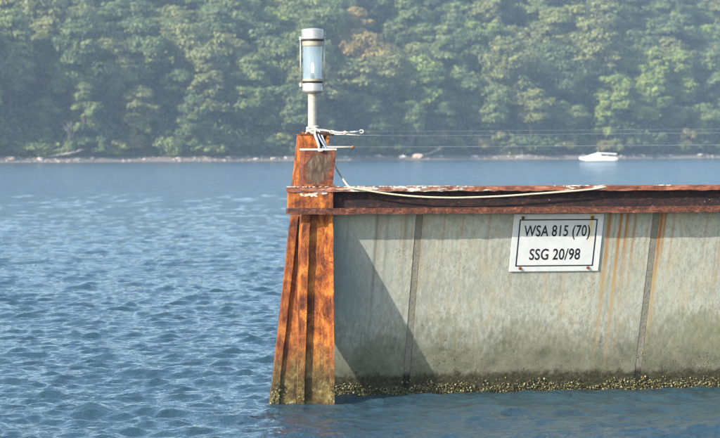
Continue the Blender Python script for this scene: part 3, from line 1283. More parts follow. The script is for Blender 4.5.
def panel(x0, x1, name='concrete_panel', mat=concrete, rec=0.0, th=.45):
    bm = bmesh.new()
    zt, zb = 1.62, -1.3
    nx = max(1, int((x1 - x0) / .25))
    nz = 12
    ring0 = []
    g = [[bm.verts.new((x0 + (x1 - x0) * i / nx, wy(zb + (zt - zb) * j / nz) + rec, zb + (zt - zb) * j / nz)) for i in range(nx + 1)] for j in range(nz + 1)]
    b = [[bm.verts.new((x0 + (x1 - x0) * i / nx, wy(zb + (zt - zb) * j / nz) + th, zb + (zt - zb) * j / nz)) for i in range(nx + 1)] for j in range(nz + 1)]
    for j in range(nz):
        for i in range(nx):
            bm.faces.new((g[j][i], g[j][i + 1], g[j + 1][i + 1], g[j + 1][i]))
            bm.faces.new((b[j][i + 1], b[j][i], b[j + 1][i], b[j + 1][i + 1]))
        bm.faces.new((b[j][0], g[j][0], g[j + 1][0], b[j + 1][0]))
        bm.faces.new((g[j][nx], b[j][nx], b[j + 1][nx], g[j + 1][nx]))
    for i in range(nx):
        bm.faces.new((g[nz][i], g[nz][i + 1], b[nz][i + 1], b[nz][i]))
        bm.faces.new((b[0][i], b[0][i + 1], g[0][i + 1], g[0][i]))
    return obj(name, bm, mat, wall)


j1 = on_wall(418, 235).x
j2 = on_wall(654, 235).x
print('joints', j1, j2, on_wall(403, 385), on_wall(633, 385))
HWJ = .030
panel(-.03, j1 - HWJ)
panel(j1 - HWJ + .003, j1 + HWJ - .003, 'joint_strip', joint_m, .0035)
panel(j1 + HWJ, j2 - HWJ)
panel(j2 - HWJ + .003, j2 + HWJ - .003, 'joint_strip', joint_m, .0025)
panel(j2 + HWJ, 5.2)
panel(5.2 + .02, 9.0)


def beam(x0, x1, y0, y1, z0, z1, name, mat, amp=.0025, seed=0, parent=wall, step=.05):
    """a long plate with slightly uneven corroded edges"""
    rr = random.Random(seed)
    bm = bmesh.new()
    n = max(2, int((x1 - x0) / step))
    rings = []
    for i in range(n + 1):
        xx = x0 + (x1 - x0) * i / n
        a = [rr.uniform(-amp, amp) for _ in range(8)]
        rings.append([(xx, y0 + a[0], z0 + a[1]), (xx, y0 + a[2], z1 + a[3]), (xx, y1, z1 + a[3] * .5), (xx, y1, z0 + a[1] * .5)])
    loft(bm, rings)
    return obj(name, bm, mat, parent)


# the cap: a channel laid on its side over the wall head (open to the front)
zb_ = at_y(333, 214.5, 0).z
zt_ = at_y(333, 187, 0).z
print('cap z', zb_, zt_)
xl = at_y(288, 200, 0).x
beam(xl, 9.0, 0.0, .115, zt_ - .040, zt_, 'top_flange', flange_top_m, .005, 1)
beam(.02, 9.0, .118, .60, zt_ - .034, zt_ - .004, 'top_plate', rust_flange, .001, 8)
beam(xl, 9.0, 0.0, .115, zb_, zb_ + .052, 'bottom_flange', lower_flange_m, .003, 2)
beam(.02, 9.0, .118, .60, zb_ + .003, zb_ + .048, 'bearing_plate', rust_flange, .001, 9)
beam(.003, 9.0, .080, .096, zb_ + .053, zt_ - .042, 'web', web_m, .0015, 3)
beam(.03, 9.0, .58, .60, zb_ + .050, zt_ - .036, 'rear_web', web_m, 0, 4)
beam(xl + .012, 0.0, .006, .030, zb_ + .055, zt_ - .042, 'end_plate', rust, .002, 5)
beam(xl + .010, xl + .03, .034, .112, zb_ + .055, zt_ - .042, 'side_plate', rust, 0, 6)
beam(-.022, -.002, .034, .112, zb_ + .055, zt_ - .042, 'stiffener', rust, 0, 7)
scale_m = speckle('pale_scale', [(.3, (.30, .22, .14)), (.5, (.50, .43, .33)), (.7, (.64, .60, .52))], 60, .9, .004)
# flaking pale scale on the end plate
bm = bmesh.new()
for q in range(26):
    r2 = random.Random(q + 40)
    u = r2.random()
    cx = -.28 + .22 * u
    cz = zt_ - .052 - r2.uniform(0, .030) * math.sin(math.pi * min(1, u * .9 + .1))
    w2, h2 = r2.uniform(.010, .024), r2.uniform(.004, .010)
    k = r2.uniform(.6, 1)
    ang = [2 * math.pi * i / 7 for i in range(7)]
    rad = [r2.uniform(.7, 1.2) for _ in ang]
    yy = .0045 - q * .00008
    loft(bm, [[(cx + w2 * a_ * math.cos(t), yy, cz + h2 * a_ * math.sin(t)) for t, a_ in zip(ang, rad)],
              [(cx + .8 * w2 * a_ * math.cos(t), yy - .002, cz + .8 * h2 * a_ * math.sin(t)) for t, a_ in zip(ang, rad)]])
tag(obj('flaking_scale', bm, scale_m, wall), kind='stuff')


# droppings and scale lying on top of the cap beam
def crumbs():
    bm = bmesh.new()
    rr = random.Random(8)
    for q in range(230):
        xx = -.36 + rr.random() ** 1.8 * 1.5 if q < 150 else rr.choice((2.05, 2.15, 2.3, .8, 2.9)) + rr.gauss(0, .06)
        yy = rr.uniform(.0, .12)
        s = rr.uniform(.003, .009)
        vs = bmesh.ops.create_icosphere(bm, subdivisions=1, radius=s)['verts']
        for v_ in vs:
            v_.co = Vector((v_.co.x * 2.2, v_.co.y * 1.5, v_.co.z * .55)) * rr.uniform(.8, 1.2) + Vector((xx, yy, zt_ + s * .15))
    tag(obj('droppings', bm, scale_m, wall, True), kind='stuff')


crumbs()


def barnacles(name, parent, n, sampler, seed, mat=barnacle_m, smin=.0028, smax=.0072):
    rng = np.random.default_rng(seed)
    V, Q = [], []
    k = 7
    for i in range(n):
        p, nrm = sampler(rng)
        nrm = np.array(nrm, float) + rng.normal(0, .35, 3)
        nrm /= np.linalg.norm(nrm)
        a = np.cross(nrm, rng.normal(size=3))
        a /= np.linalg.norm(a)
        b = np.cross(nrm, a)
        s = smin + (smax * 1.25 - smin) * rng.uniform() ** 2.6
        h = s * rng.uniform(.9, 1.7)
        base = len(V)
        for q in range(k):
            t = 2 * math.pi * q / k
            rr = s * rng.uniform(.85, 1.2)
            V.append(p + (a * math.cos(t) + b * math.sin(t)) * rr - nrm * .004)
        for q in range(k):
            t = 2 * math.pi * q / k
            V.append(p + (a * math.cos(t) + b * math.sin(t)) * s * .5 + nrm * h)
        V.append(p + nrm * h * .5)
        for q in range(k):
            r_ = (q + 1) % k
            Q.append((base + q, base + r_, base + k + r_))
            Q.append((base + q, base + k + r_, base + k + q))
            Q.append((base + k + q, base + k + r_, base + 2 * k))
    me = npmesh(name, np.array(V), np.array(Q), mat)
    o = link(bpy.data.objects.new(name, me), parent)
    tag(o, None, None, None, 'stuff')
    return o


def wall_samp(rng):
    while True:
        x = rng.uniform(-.2, 4.4)
        z = -.05 + .19 * rng.beta(1.5, 2.0)
        dens = .55 + .45 * math.sin(x * 9 + 1) * math.sin(x * 3.7) + .25 * math.sin(x * 31)
        top = .085 + .025 * math.sin(x * 7.3) + .018 * math.sin(x * 19 + 2)
        if x > 2.7:
            dens += .3
            top += .01
        if (z < top or rng.uniform() < .10) and rng.uniform() < dens + .45:
            lift = rng.uniform(0, .008)
            return np.array([x, wy(z) - lift, z]), (0, -1, -.35)


barnacles('barnacle_crust', wall, 9500, wall_samp, 1)


def wall_sparse(rng):
    while True:
        x = rng.uniform(.3, 3.8)
        z = .2 + rng.exponential(.10)
        if z < .7 and math.sin(x * 2.1 + .3) + rng.uniform(-1, 1) > -.3:
            return np.array([x, wy(z), z]), (0, -1, -.35)


barnacles('scattered_barnacles', wall, 420, wall_sparse, 2, smin=.002, smax=.0042)


# ------------------------------------------------------------------ piles
def extr(bm, secs):
    """secs: list of (z, [(x, y), ...])"""
    loft(bm, [[(x, y, z) for x, y in s] for z, s in secs])


def plate(name, secs, parent, mat, bevel=.004, n=24, amp=.0022, seed=0):
    """straight plate between two sections, broken up so its edges are corroded"""
    rr = random.Random(seed)
    bm = bmesh.new()
    (z0, a), (z1, b) = secs
    rings = []
    for i in range(n + 1):
        t = i / n
        rings.append([(p[0] + (q[0] - p[0]) * t + rr.uniform(-amp, amp), p[1] + (q[1] - p[1]) * t + rr.uniform(-amp, amp), z0 + (z1 - z0) * t) for p, q in zip(a, b)])
    loft(bm, rings)
    return obj(name, bm, mat, parent)


def box_rust_mat():
    m = M('rust_with_worn_patch')
    co = m.coord()
    s = m.sep(co)
    n = m.noise(co, 20, 8, .72, .4)
    c = m.ramp(n, [(.32, (.045, .016, .012)), (.48, (.12, .036, .020)), (.58, (.20, .062, .028)), (.7, (.34, .15, .08))])
    nn = m.math('MULTIPLY', m.math('SUBTRACT', m.noise(m.coord((1, 1, .5)), 14, 8, .75), .5), 2.6)
    dx = m.math('DIVIDE', m.math('SUBTRACT', s[0], m.math('ADD', m.math('MULTIPLY', m.math('SUBTRACT', s[2], 1.97), .22), -.112)), .098)
    dz = m.math('DIVIDE', m.math('SUBTRACT', s[2], 1.98), .135)
    d = m.math('SQRT', m.math('ADD', m.math('MULTIPLY', dx, dx), m.math('MULTIPLY', dz, dz)))
    d = m.math('ADD', d, nn)
    k = m.ramp(m.noise(m.coord((1, 1, .3)), 30, 7, .7), [(.3, (.030, .022, .017)), (.5, (.085, .064, .045)), (.7, (.20, .165, .12))])
    c = m.mix(m.step(d, 1.3, .7, 0, .88), c, k)
    return m.done(m.bsdf(c, .85, 0, m.bump(n, .8, .01), .2))


box_rust = box_rust_mat()
YF = .085                       # front of the front pile
pile = empty('steel_pile', W0, WR)
tag(pile, 'upright rusty steel channel pile with a square box head at the wall end', 'pile', 'rusty steel piles at the wall end')
# corner positions measured at the top (just under the cap) and at the water
zt1, zw = zb_ - .002, 0.0


def px_x(px, py, y):
    return at_y(px, py, y).x


Lt, Lw = px_x(303, 216, YF), px_x(297.0, 402, YF)
Rt, Rw = px_x(333, 216, YF), px_x(334.5, 402, YF)
zz0 = at_y(300, 402, YF).z


def lin(a_w, a_t, z):
    return a_w + (a_t - a_w) * (z - zz0) / (zt1 - zz0)


def sec(fn, z):
    L, Rr = lin(Lw, Lt, z), lin(Rw, Rt, z)
    return fn(L, Rr)


zbot = -1.6
D = .19


def pl(name, fn, mat, seed):
    plate(name, [(zbot, sec(fn, zbot)), (zt1, sec(fn, zt1))], pile, mat, n=40, seed=seed)


pl('left_flange', lambda L, Q: [(L, YF), (L + .058, YF), (L + .058, YF + .028), (L + .026, YF + .032), (L + .026, YF + D), (L, YF + D)], rust, 11)
pl('right_flange', lambda L, Q: [(Q - .036, YF + .012), (Q, YF), (Q, YF + D), (Q - .02, YF + D), (Q - .02, YF + .05), (Q - .036, YF + .045)], rust, 12)
pl('web', lambda L, Q: [(L + .028, YF + .055), (Q - .022, YF + .040), (Q - .022, YF + .065), (L + .028, YF + .08)], rust, 13)
pl('rear_plate', lambda L, Q: [(L + .028, YF + D - .02), (Q - .022, YF + D - .02), (Q - .022, YF + D - .002), (L + .028, YF + D - .002)], rust_b, 14)
# box head standing on the cap
bl, br = px_x(302.5, 186, .03), px_x(332.5, 186, .03)
tl, tr_ = px_x(304.5, 150, .03), px_x(336, 150, .03)
zh = at_y(320, 150.5, .03).z
plate('box_head', [(zt_ + .002, [(bl, .03), (br, .03), (br, .27), (bl, .27)]), (zh, [(tl, .03), (tr_, .03), (tr_, .25), (tl, .25)])], pile, box_rust, n=10, amp=.0015, seed=15)
bm = bmesh.new()
tlp = [(tl - .006, .022), (tr_ + .006, .022), (tr_ + .006, .262), (tl - .006, .262)]
extr(bm, [(zh + .001, tlp), (zh + .016, tlp)])
obj('head_plate', bm, speckle('lime_crusted_plate', [(.3, (.30, .15, .08)), (.45, (.58, .50, .42)), (.6, (.74, .72, .68))], 25, .85, .01), pile, bevel=.003)
bm = bmesh.new()
extr(bm, [(zt_ + .002, [(bl - .02, .012), (br + .02, .012), (br + .02, .27), (bl - .02, .27)]), (zt_ + .022, [(bl - .012, .018), (br + .012, .018), (br + .012, .27), (bl - .012, .27)])])
obj('weld_collar', bm, rust_flange, pile, bevel=.004)

def pile_samp(fn):
    def f(rng):
        z = -.06 + .26 * rng.beta(1.2, 1.9)
        return fn(rng, z)
    return f


def ps(rng, z):
    L, Q = lin(Lw, Lt, z), lin(Rw, Rt, z)
    q = rng.integers(0, 3)
    if q == 0:
        return np.array([rng.uniform(L, L + .06), YF, z]), (0, -1, 0)
    if q == 1:
        return np.array([rng.uniform(L + .06, Q - .03), YF + .08, z]), (0, -1, 0)
    return np.array([rng.uniform(Q - .03, Q), YF + .005, z]), (0, -1, 0)


barnacles('barnacle_crust', pile, 150, pile_samp(ps), 3, smin=.003, smax=.0065)

rake = empty('raking_pile', W0, WR)
tag(rake, 'raking rusty steel pile leaning left behind the upright one, carrying the lamp', 'pile', 'rusty steel piles at the wall end')
YR0, YR1 = .07, .47
ztop = at_y(314, 135.5, YR1).z
za_ = at_y(272, 402, YR0).z


def yr(z):
    return YR0 + (YR1 - YR0) * (z - za_) / (ztop - za_)


RL0, RL1 = px_x(270.5, 402, YR0), px_x(300.5, 135.5, YR1)
RR0, RR1 = px_x(296.6, 402, YR0), px_x(329.5, 135.5, YR1)


def rsec(fn, z):
    t = (z - za_) / (ztop - za_)
    return [(x, y + yr(z)) for x, y in fn(RL0 + (RL1 - RL0) * t, RR0 + (RR1 - RR0) * t)]


def rp(name, fn, mat, seed, z0=-1.6, z1=None, n=44):
    z1 = ztop if z1 is None else z1
    plate(name, [(z0, rsec(fn, z0)), (z1, rsec(fn, z1))], rake, mat, n=n, seed=seed)


rp('left_flange', lambda L, Q: [(L, 0), (L + .060, 0), (L + .060, .018), (L + .018, .020), (L + .018, .075), (L, .075)], rust_b, 21, z1=zb_ - .01)
rp('web', lambda L, Q: [(L + .020, .040), (Q - .002, .028), (Q - .002, .045), (L + .020, .057)], rust_b, 22, z1=zb_ - .01)
# head: full plate on the left, open slot on the right
z1h = zt_ + .003
rp('head_front_plate', lambda L, Q: [(L, 0), (L + .155, 0), (L + .155, .022), (L, .022)], rust, 24, z0=z1h, n=10)
rp('head_left_plate', lambda L, Q: [(L, .024), (L + .02, .024), (L + .02, .2), (L, .2)], rust, 25, z0=z1h, n=10)
rp('head_right_plate', lambda L, Q: [(Q - .022, 0), (Q, 0), (Q, .2), (Q - .022, .2)], rust_b, 26, z0=z1h, n=10)
rp('head_rear_plate', lambda L, Q: [(L + .022, .17), (Q - .024, .17), (Q - .024, .2), (L + .022, .2)], rust_b, 27, z0=z1h, n=10)
# diagonal gusset closing the slot
bm = bmesh.new()
q0 = rsec(lambda L, Q: [(L + .158, .02), (Q - .024, .02), (Q - .024, .04), (L + .158, .04)], zt_ + .1)
extr(bm, [(z1h, q0), (ztop - .16, rsec(lambda L, Q: [(L + .158, .02), (Q - .024, .02), (Q - .024, .04), (L + .158, .04)], ztop - .16))])
obj('gusset', bm, web_m, rake)
bm = bmesh.new()
rr = random.Random(12)
extr(bm, [(ztop + .001, rsec(lambda L, Q: [(L - .004, -.004), (Q + .004, -.004), (Q + .004, .205), (L - .004, .205)], ztop)),
          (ztop + .014, rsec(lambda L, Q: [(L - .004, -.004), (Q + .004, -.004), (Q + .004, .205), (L - .004, .205)], ztop))])
obj('head_plate', bm, rust_b, rake, bevel=.003)
for q in range(3):
    bm = bmesh.new()
    c = at_y((303.5, 308, 326)[q], 134, YR1 + .02)
    bmesh.ops.create_cone(bm, cap_ends=True, segments=6, radius1=.014, radius2=.013, depth=.018)
    for v_ in bm.verts:
        v_.co += Vector((c.x, YR1 + .03, ztop + .0245))
    obj('bolt', bm, rust_flange, rake)


def rs(rng, z):
    s = rsec(lambda L, Q: [(L, 0), (Q, 0)], z)
    u = rng.uniform()
    dep = 0 if u < .32 else .045
    return np.array([s[0][0] + (s[1][0] - s[0][0]) * u, s[0][1] + dep, z]), (0, -1, 0)


barnacles('barnacle_crust', rake, 650, pile_samp(rs), 4, smin=.0035, smax=.009)


# ================================================================== LAMP
def lamp():
    yl = YR1 + .10
    c = at_y(312.6, 134, yl)
    base = Vector((c.x, yl, ztop + .016))
    # world position from wall axes
    cs, sn = math.cos(WR), math.sin(WR)
    wp = Vector((W0.x + base.x * cs - base.y * sn, W0.y + base.x * sn + base.y * cs, base.z))
    t = empty('navigation_light', wp, 0)
    tag(t, 'steel post lamp with a clear glass cylinder and lit bulb on the pile head', 'lamp')
    Yd = wp.y

    def zz(py):
        return P(312.6, py, Yd).z - wp.z
    m = Yd / F          # metres per photo pixel there
    bm = bmesh.new()
    lathe(bm, [(4.6 * m, .005), (4.6 * m, zz(96)), (5.0 * m, zz(95.5)), (5.0 * m, zz(93))], (0, 0, 0), 24)
    obj('pole', bm, galv, t, True).modifiers.new('e', 'EDGE_SPLIT')
    bm = bmesh.new()
    lathe(bm, [(8.5 * m, 0), (8.5 * m, .012)], (0, 0, 0), 24)
    obj('foot_plate', bm, galv, t, True).modifiers.new('e', 'EDGE_SPLIT')
    dx = -.6 * m * 1
    bm = bmesh.new()
    lathe(bm, [(6 * m, zz(93.2)), (9.0 * m, zz(92.6)), (10.2 * m, zz(91)), (10.4 * m, zz(84.2)), (10.2 * m, zz(83.5))], (0, 0, 0), 40)
    obj('base_housing', bm, steel, t, True).modifiers.new('e', 'EDGE_SPLIT')
    bm = bmesh.new()
    lathe(bm, [(10.0 * m, zz(83.4)), (10.3 * m, zz(81.2))], (0, 0, 0), 40)
    obj('gasket', bm, black_gasket, t, True).modifiers.new('e', 'EDGE_SPLIT')
    bm = bmesh.new()
    lathe(bm, [(10.0 * m, zz(41.2)), (11.3 * m, zz(40.9)), (11.3 * m, zz(39.9)), (10.0 * m, zz(39.6))], (0, 0, 0), 40)
    obj('gasket', bm, black_gasket, t, True).modifiers.new('e', 'EDGE_SPLIT')
    bm = bmesh.new()
    lathe(bm, [(10.0 * m, zz(81.1)), (10.1 * m, zz(79.0))], (0, 0, 0), 40)
    obj('lower_ring', bm, brass, t, True).modifiers.new('e', 'EDGE_SPLIT')
    bm = bmesh.new()
    lathe(bm, [(10.0 * m, zz(46.0)), (10.2 * m, zz(45.5)), (10.2 * m, zz(41.5)), (10.0 * m, zz(41.3))], (0, 0, 0), 40)
    obj('upper_ring', bm, brass, t, True).modifiers.new('e', 'EDGE_SPLIT')
    bm = bmesh.new()
    lathe(bm, [(10.4 * m, zz(39.5)), (11.0 * m, zz(39.0)), (11.0 * m, zz(30.4)), (10.3 * m, zz(29.3)), (3 * m, zz(28.1)), (1 * m, zz(28.0))], (0, 0, 0), 48)
    o = obj('cap', bm, steel, t, True)
    o.modifiers.new('e', 'EDGE_SPLIT')
    # glass cylinder, a shell
    bm = bmesh.new()
    seg = 48
    ro, ri = 9.6 * m, 9.0 * m
    z0, z1 = zz(78.9), zz(46.1)
    rings = []
    for r_, z_ in ((ro, z0), (ro, z1), (ri, z1), (ri, z0)):
        rings.append([(r_ * math.cos(2 * math.pi * q / seg), r_ * math.sin(2 * math.pi * q / seg), z_) for q in range(seg)])
    vs = loft(bm, rings, cap=False)
    for q in range(seg):
        bm.faces.new((vs[3][q], vs[3][(q + 1) % seg], vs[0][(q + 1) % seg], vs[0][q]))
    obj('glass_cylinder', bm, glass_m, t, True).modifiers.new('e', 'EDGE_SPLIT')
    bm = bmesh.new()
    lathe(bm, [(2.2 * m, zz(79.0)), (2.2 * m, zz(75.5)), (1.6 * m, zz(75.4)), (1.6 * m, zz(73.2))], (0, 0, 0), 16)
    obj('bulb_socket', bm, simple('dark_socket', (.06, .06, .07), .5), t, True)
    bm = bmesh.new()
    lathe(bm, [(1.0 * m, zz(73.1)), (1.4 * m, zz(71)), (1.5 * m, zz(68)), (1.2 * m, zz(64.5)), (.5 * m, zz(63))], (0, 0, 0), 16)
    obj('bulb', bm, bulb_m, t, True)
    for ang in (R(183), R(-3), R(88)):
        bm = bmesh.new()
        r_ = 11.9 * m
        px_, py_ = r_ * math.cos(ang), r_ * math.sin(ang)
        ix, iy = 10.2 * m * math.cos(ang), 10.2 * m * math.sin(ang)
        tube(bm, [(px_, py_, zz(86)), (px_, py_, zz(37))], .55 * m, 8)
        obj('tie_rod', bm, steel, t, True)
        for pz in (84.8, 38.5):
            bm = bmesh.new()
            tube(bm, [(ix, iy, zz(pz)), (px_ * 1.12, py_ * 1.12, zz(pz))], 1.1 * m, 8)
            obj('lug', bm, brass, t, True)
            bm = bmesh.new()
            tube(bm, [(px_, py_, zz(pz + 1.8)), (px_, py_, zz(pz - 1.8))], 1.15 * m, 6)
            obj('nut', bm, steel, t)
    return wp


lamp_p = lamp()


# ================================================================== SIGN
def sign():
    off = .013
    c4 = [on_wall(515, 214.5, off), on_wall(604.5, 213.5, off), on_wall(598, 271, off), on_wall(508, 271.5, off)]
    print('sign', c4)
    cen = sum(c4, Vector()) / 4
    th = math.atan(KB)
    # frame: X along the wall, Z up the leaning face
    W = ((c4[1] - c4[0]).length + (c4[2] - c4[3]).length) / 2
    H = ((c4[3] - c4[0]).length + (c4[2] - c4[1]).length) / 2
    Mw = Matrix.Translation(W0) @ Matrix.Rotation(WR, 4, 'Z')
    up = Vector((0, -KB, 1)).normalized()
    xax = Vector((1, 0, 0))
    d = (c4[1] - c4[0] + c4[2] - c4[3]).normalized()
    rollz = math.atan2(d.dot(up), d.x)
    nrm = xax.cross(up)   # = (0,-1,-KB)-ish or opposite
    m3 = Matrix((xax, -nrm if nrm.y < 0 else nrm, up)).transposed().to_4x4()
    t = empty('information_sign')
    t.matrix_world = Mw @ Matrix.Translation(cen) @ m3 @ Matrix.Rotation(-rollz, 4, 'Y')
    tag(t, 'white rectangular sign with black border and lettering bolted to the concrete wall', 'sign')
    # local: x right, z up, -y toward the viewer
    hw, hh = W / 2, H / 2
    bm = bmesh.new()
    box(bm, -hw, hw, 0, .004, -hh, hh)
    obj('board', bm, sign_m, t, bevel=.001)
    mx, mz = .052, .048
    wv = .0055
    bm = bmesh.new()
    for (x0, x1, z0, z1) in ((-hw + mx, hw - mx, hh - mz - 2 * wv, hh - mz), (-hw + mx, hw - mx, -hh + mz, -hh + mz + 2 * wv),
                             (-hw + mx, -hw + mx + 2 * wv, -hh + mz + 2 * wv, hh - mz - 2 * wv), (hw - mx - 2 * wv, hw - mx, -hh + mz + 2 * wv, hh - mz - 2 * wv)):
        box(bm, x0, x1, -.0012, -.0002, z0, z1)
    obj('border', bm, ink_m, t)
    for body, zc, width in (('WSA 815 (70)', hh * .36, W * .735), ('SSG 20/98', -hh * .40, W * .565)):
        cu = bpy.data.curves.new('lettering', 'FONT')
        cu.body = body
        cu.align_x = 'CENTER'
        cu.align_y = 'CENTER'
        cu.size = .146
        cu.extrude = .0004
        cu.offset = .0018
        cu.space_word = .9
        cu.space_character = 1.05
        tmp = bpy.data.objects.new('lettering', cu)
        COL.objects.link(tmp)
        dg = bpy.context.evaluated_depsgraph_get()
        me = bpy.data.meshes.new_from_object(tmp.evaluated_get(dg))
        bpy.data.objects.remove(tmp)
        me.materials.clear()
        me.materials.append(ink_m)
        xsz = [v_.co.x for v_ in me.vertices]
        ysz = [v_.co.y for v_ in me.vertices]
        sx = width / (max(xsz) - min(xsz))
        sy = .118 / .155 / .73 if False else 1.0
        mx_ = (max(xsz) + min(xsz)) / 2
        my_ = (max(ysz) + min(ysz)) / 2
        for v_ in me.vertices:
            x_, y_, z_ = v_.co
            v_.co = ((x_ - mx_) * sx - .005, -.0010 - z_, (y_ - my_) * sy + zc)
        link(bpy.data.objects.new('lettering', me), t)
    for sx_, sz_ in ((-.40, .44), (.37, .44), (-.38, -.44), (.38, -.44)):
        bm = bmesh.new()
        bmesh.ops.create_cone(bm, cap_ends=True, segments=6, radius1=.015, radius2=.012, depth=.012)
        bmesh.ops.rotate(bm, verts=bm.verts, matrix=Matrix.Rotation(R(90), 3, 'X'))
        for v_ in bm.verts:
            v_.co += Vector((W * sx_ * 1.0, -.0065, H * sz_))
        obj('bolt', bm, rust_flange, t)


sign()

# ================================================================== ROPE AND WIRES
Mw = Matrix.Translation(W0) @ Matrix.Rotation(WR, 4, 'Z')


def wpt(px, py, y):
    return Mw @ at_y(px, py, y)


def smooth_path(pts, n=8):
    out = []
    q = [pts[0]] + list(pts) + [pts[-1]]
    for i in range(1, len(q) - 2):
        p0, p1, p2, p3 = q[i - 1], q[i], q[i + 1], q[i + 2]
        for k in range(n):
            t = k / n
            out.append(.5 * ((2 * p1) + (-p0 + p2) * t + (2 * p0 - 5 * p1 + 4 * p2 - p3) * t * t + (-p0 + 3 * p1 - 3 * p2 + p3) * t ** 3))
    out.append(pts[-1])
    return out


def line_thing(name, pts, r, mat, label, cat, seg=8, group=None, n=8):
    bm = bmesh.new()
    tube(bm, smooth_path(pts, n), r, seg)
    o = obj(name, bm, mat, None, True)
    tag(o, label, cat, group)
    return o


# long slack rope lying along the cap beam
line_thing('rope', [wpt(333, 160, .30), wpt(338, 171, .22), wpt(345, 182, .05), wpt(350, 187.2, .0), wpt(362, 189.5, -.012), wpt(385, 193.3, -.014), wpt(410, 196, -.014), wpt(435, 197.4, -.014), wpt(462, 197.6, -.014),
                    wpt(500, 196.2, -.014), wpt(535, 193.8, -.013), wpt(570, 191.2, -.012), wpt(590, 189.4, -.010), wpt(602, 187.6, -.006), wpt(609, 185.9, .02)], .0078, rope_old,
           'long weathered pale rope sagging along the front of the steel cap beam', 'rope')
# white lashing round the lamp post foot
line_thing('lashing', [wpt(310, 127, .36), wpt(317, 129.5, .34), wpt(321, 134, .30), wpt(324, 141, .26), wpt(327, 147, .24), wpt(329, 153, .27), wpt(333, 160, .30)], .0085, rope_m,
           'white rope tied from the lamp post foot down the right of the pile head', 'rope')
line_thing('lashing', [wpt(316, 128.5, .35), wpt(315, 134, .30), wpt(317, 140, .24), wpt(319, 146, .12), wpt(319, 150.2, .02), wpt(323, 150.3, .01)], .011, rope_m,
           'thicker pale rope hanging in front of the pile head to the box head', 'rope')
line_thing('lashing', [wpt(317, 131, .33), wpt(320, 138, .25), wpt(324, 145, .2), wpt(327, 150, .12)], .008, blue_m,
           'thin blue cord hanging beside the white lashings on the pile head', 'cord')
bm = bmesh.new()
ctr = wpt(312.6, 129.6, YR1 + .10)
for k_ in range(3):
    ring = [Vector((ctr.x + .047 * math.cos(a), ctr.y + .047 * math.sin(a), ctr.z + (k_ - 1) * .019 + .006 * math.sin(a + k_))) for a in [2 * math.pi * q / 20 for q in range(21)]]
    tube(bm, ring, .0105, 6)
tag(obj('rope_coil', bm, rope_m, None, True), 'turns of white rope wound round the foot of the lamp post', 'rope')

# three taut wires running right
line_thing('wire', [wpt(361, 131.4, .2), wpt(440, 131.2, .25), wpt(560, 130.2, .3), wpt(700, 129.2, .3), wpt(830, 128.3, .3)], .0012, wire_m, 'top thin steel wire stretched to the right above the wall', 'wire', 6, 'thin wires above the wall')
line_thing('wire', [wpt(357, 135.2, .2), wpt(440, 135.6, .25), wpt(560, 134.3, .3), wpt(700, 133.0, .3), wpt(830, 132, .3)], .0015, wire_m, 'middle thin steel wire just under the top one above the wall', 'wire', 6, 'thin wires above the wall')
line_thing('wire', [wpt(352, 147, .12), wpt(440, 146.7, .25), wpt(560, 146.0, .3), wpt(700, 145.0, .3), wpt(830, 144, .3)], .0020, wire_m, 'lowest thin steel wire above the wall, passing behind the motorboat roof line', 'wire', 6, 'thin wires above the wall')

# turnbuckles and hooks
tb = empty('turnbuckle', wpt(328, 130, .3))
tag(tb, 'white turnbuckle with shackles tensioning the top wire beside the lamp post', 'turnbuckle')


def tbp(px, py, y):
    return wpt(px, py, y) - tb.location


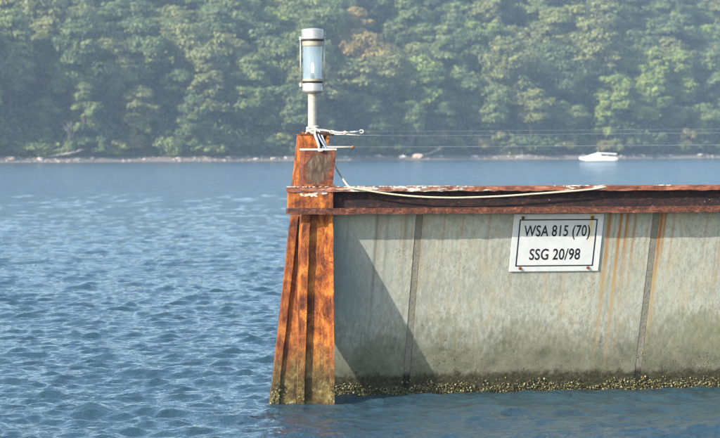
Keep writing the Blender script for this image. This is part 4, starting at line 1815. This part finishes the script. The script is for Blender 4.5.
for nm, pts, r_ in (('hook', [(316, 130, .38), (324, 130.2, .33), (331, 131.5, .28)], .008), ('body', [(331, 131.5, .28), (340, 132.6, .24), (350, 132.4, .22)], .0075),
                    ('body', [(332, 134.2, .27), (345, 134.2, .24), (357, 135.2, .2)], .006), ('shank', [(350, 132.2, .22), (361, 131.4, .2)], .008)):
    bm = bmesh.new()
    tube(bm, [tbp(*q) for q in pts], r_, 8)
    obj(nm, bm, rope_m if nm != 'shank' else wire_m, tb, True)
for px, py, y, r_ in ((332, 132, .27, .017), (345, 132.5, .23, .013), (361.5, 131.4, .2, .017)):
    bm = bmesh.new()
    c = tbp(px, py, y)
    ring = [c + Vector((r_ * math.cos(a), 0, r_ * .75 * math.sin(a))) for a in [2 * math.pi * q / 16 for q in range(17)]]
    tube(bm, ring, .005, 6)
    obj('shackle', bm, rope_m, tb, True)
rod = empty('eye_rod', wpt(325, 147, .15))
tag(rod, 'short white rod with a rusty eye pointing right from the pile head', 'rod')
bm = bmesh.new()
tube(bm, [wpt(322, 147.2, .2) - rod.location, wpt(352, 147, .12) - rod.location], .0075, 8)
obj('shaft', bm, rope_m, rod, True)
bm = bmesh.new()
c = wpt(353, 147, .12) - rod.location
bmesh.ops.create_uvsphere(bm, u_segments=12, v_segments=8, radius=.014)
for v_ in bm.verts:
    v_.co += c
obj('eye', bm, rust_flange, rod, True)
# dark bracket sticking out under the turnbuckle
bk = empty('bracket', wpt(318, 134, .3))
tag(bk, 'dark angled steel bracket behind the ropes on the pile head', 'bracket')
bm = bmesh.new()
tube(bm, [wpt(316, 132.5, .30) - bk.location, wpt(324, 133.5, .27) - bk.location, wpt(334, 135, .25) - bk.location], .011, 6)
obj('arm', bm, web_m, bk)
bm = bmesh.new()
tube(bm, [wpt(318, 134, .30) - bk.location, wpt(327, 149, .26) - bk.location], .018, 6)
obj('strut', bm, web_m, bk)


# ================================================================== HAZE
def haze():
    x0, x1, y0, y1, z0, z1 = -720, 920, -70, 2150, -3.2, 78
    bm = bmesh.new()
    box(bm, x0, x1, y0, y1, z0, z1)
    m = bpy.data.materials.new('haze')
    m.use_nodes = True
    t = m.node_tree
    for n in list(t.nodes):
        t.nodes.remove(n)
    out = t.nodes.new('ShaderNodeOutputMaterial')
    v = t.nodes.new('ShaderNodeVolumePrincipled')
    v.inputs['Color'].default_value = (.62, .81, 1.0, 1)
    v.inputs['Density'].default_value = .00037
    v.inputs['Anisotropy'].default_value = .1
    t.links.new(v.outputs[0], out.inputs['Volume'])
    o = obj('haze', bm, m)
    tag(o, 'thin blue summer haze over the water', None, None, 'stuff')


haze()
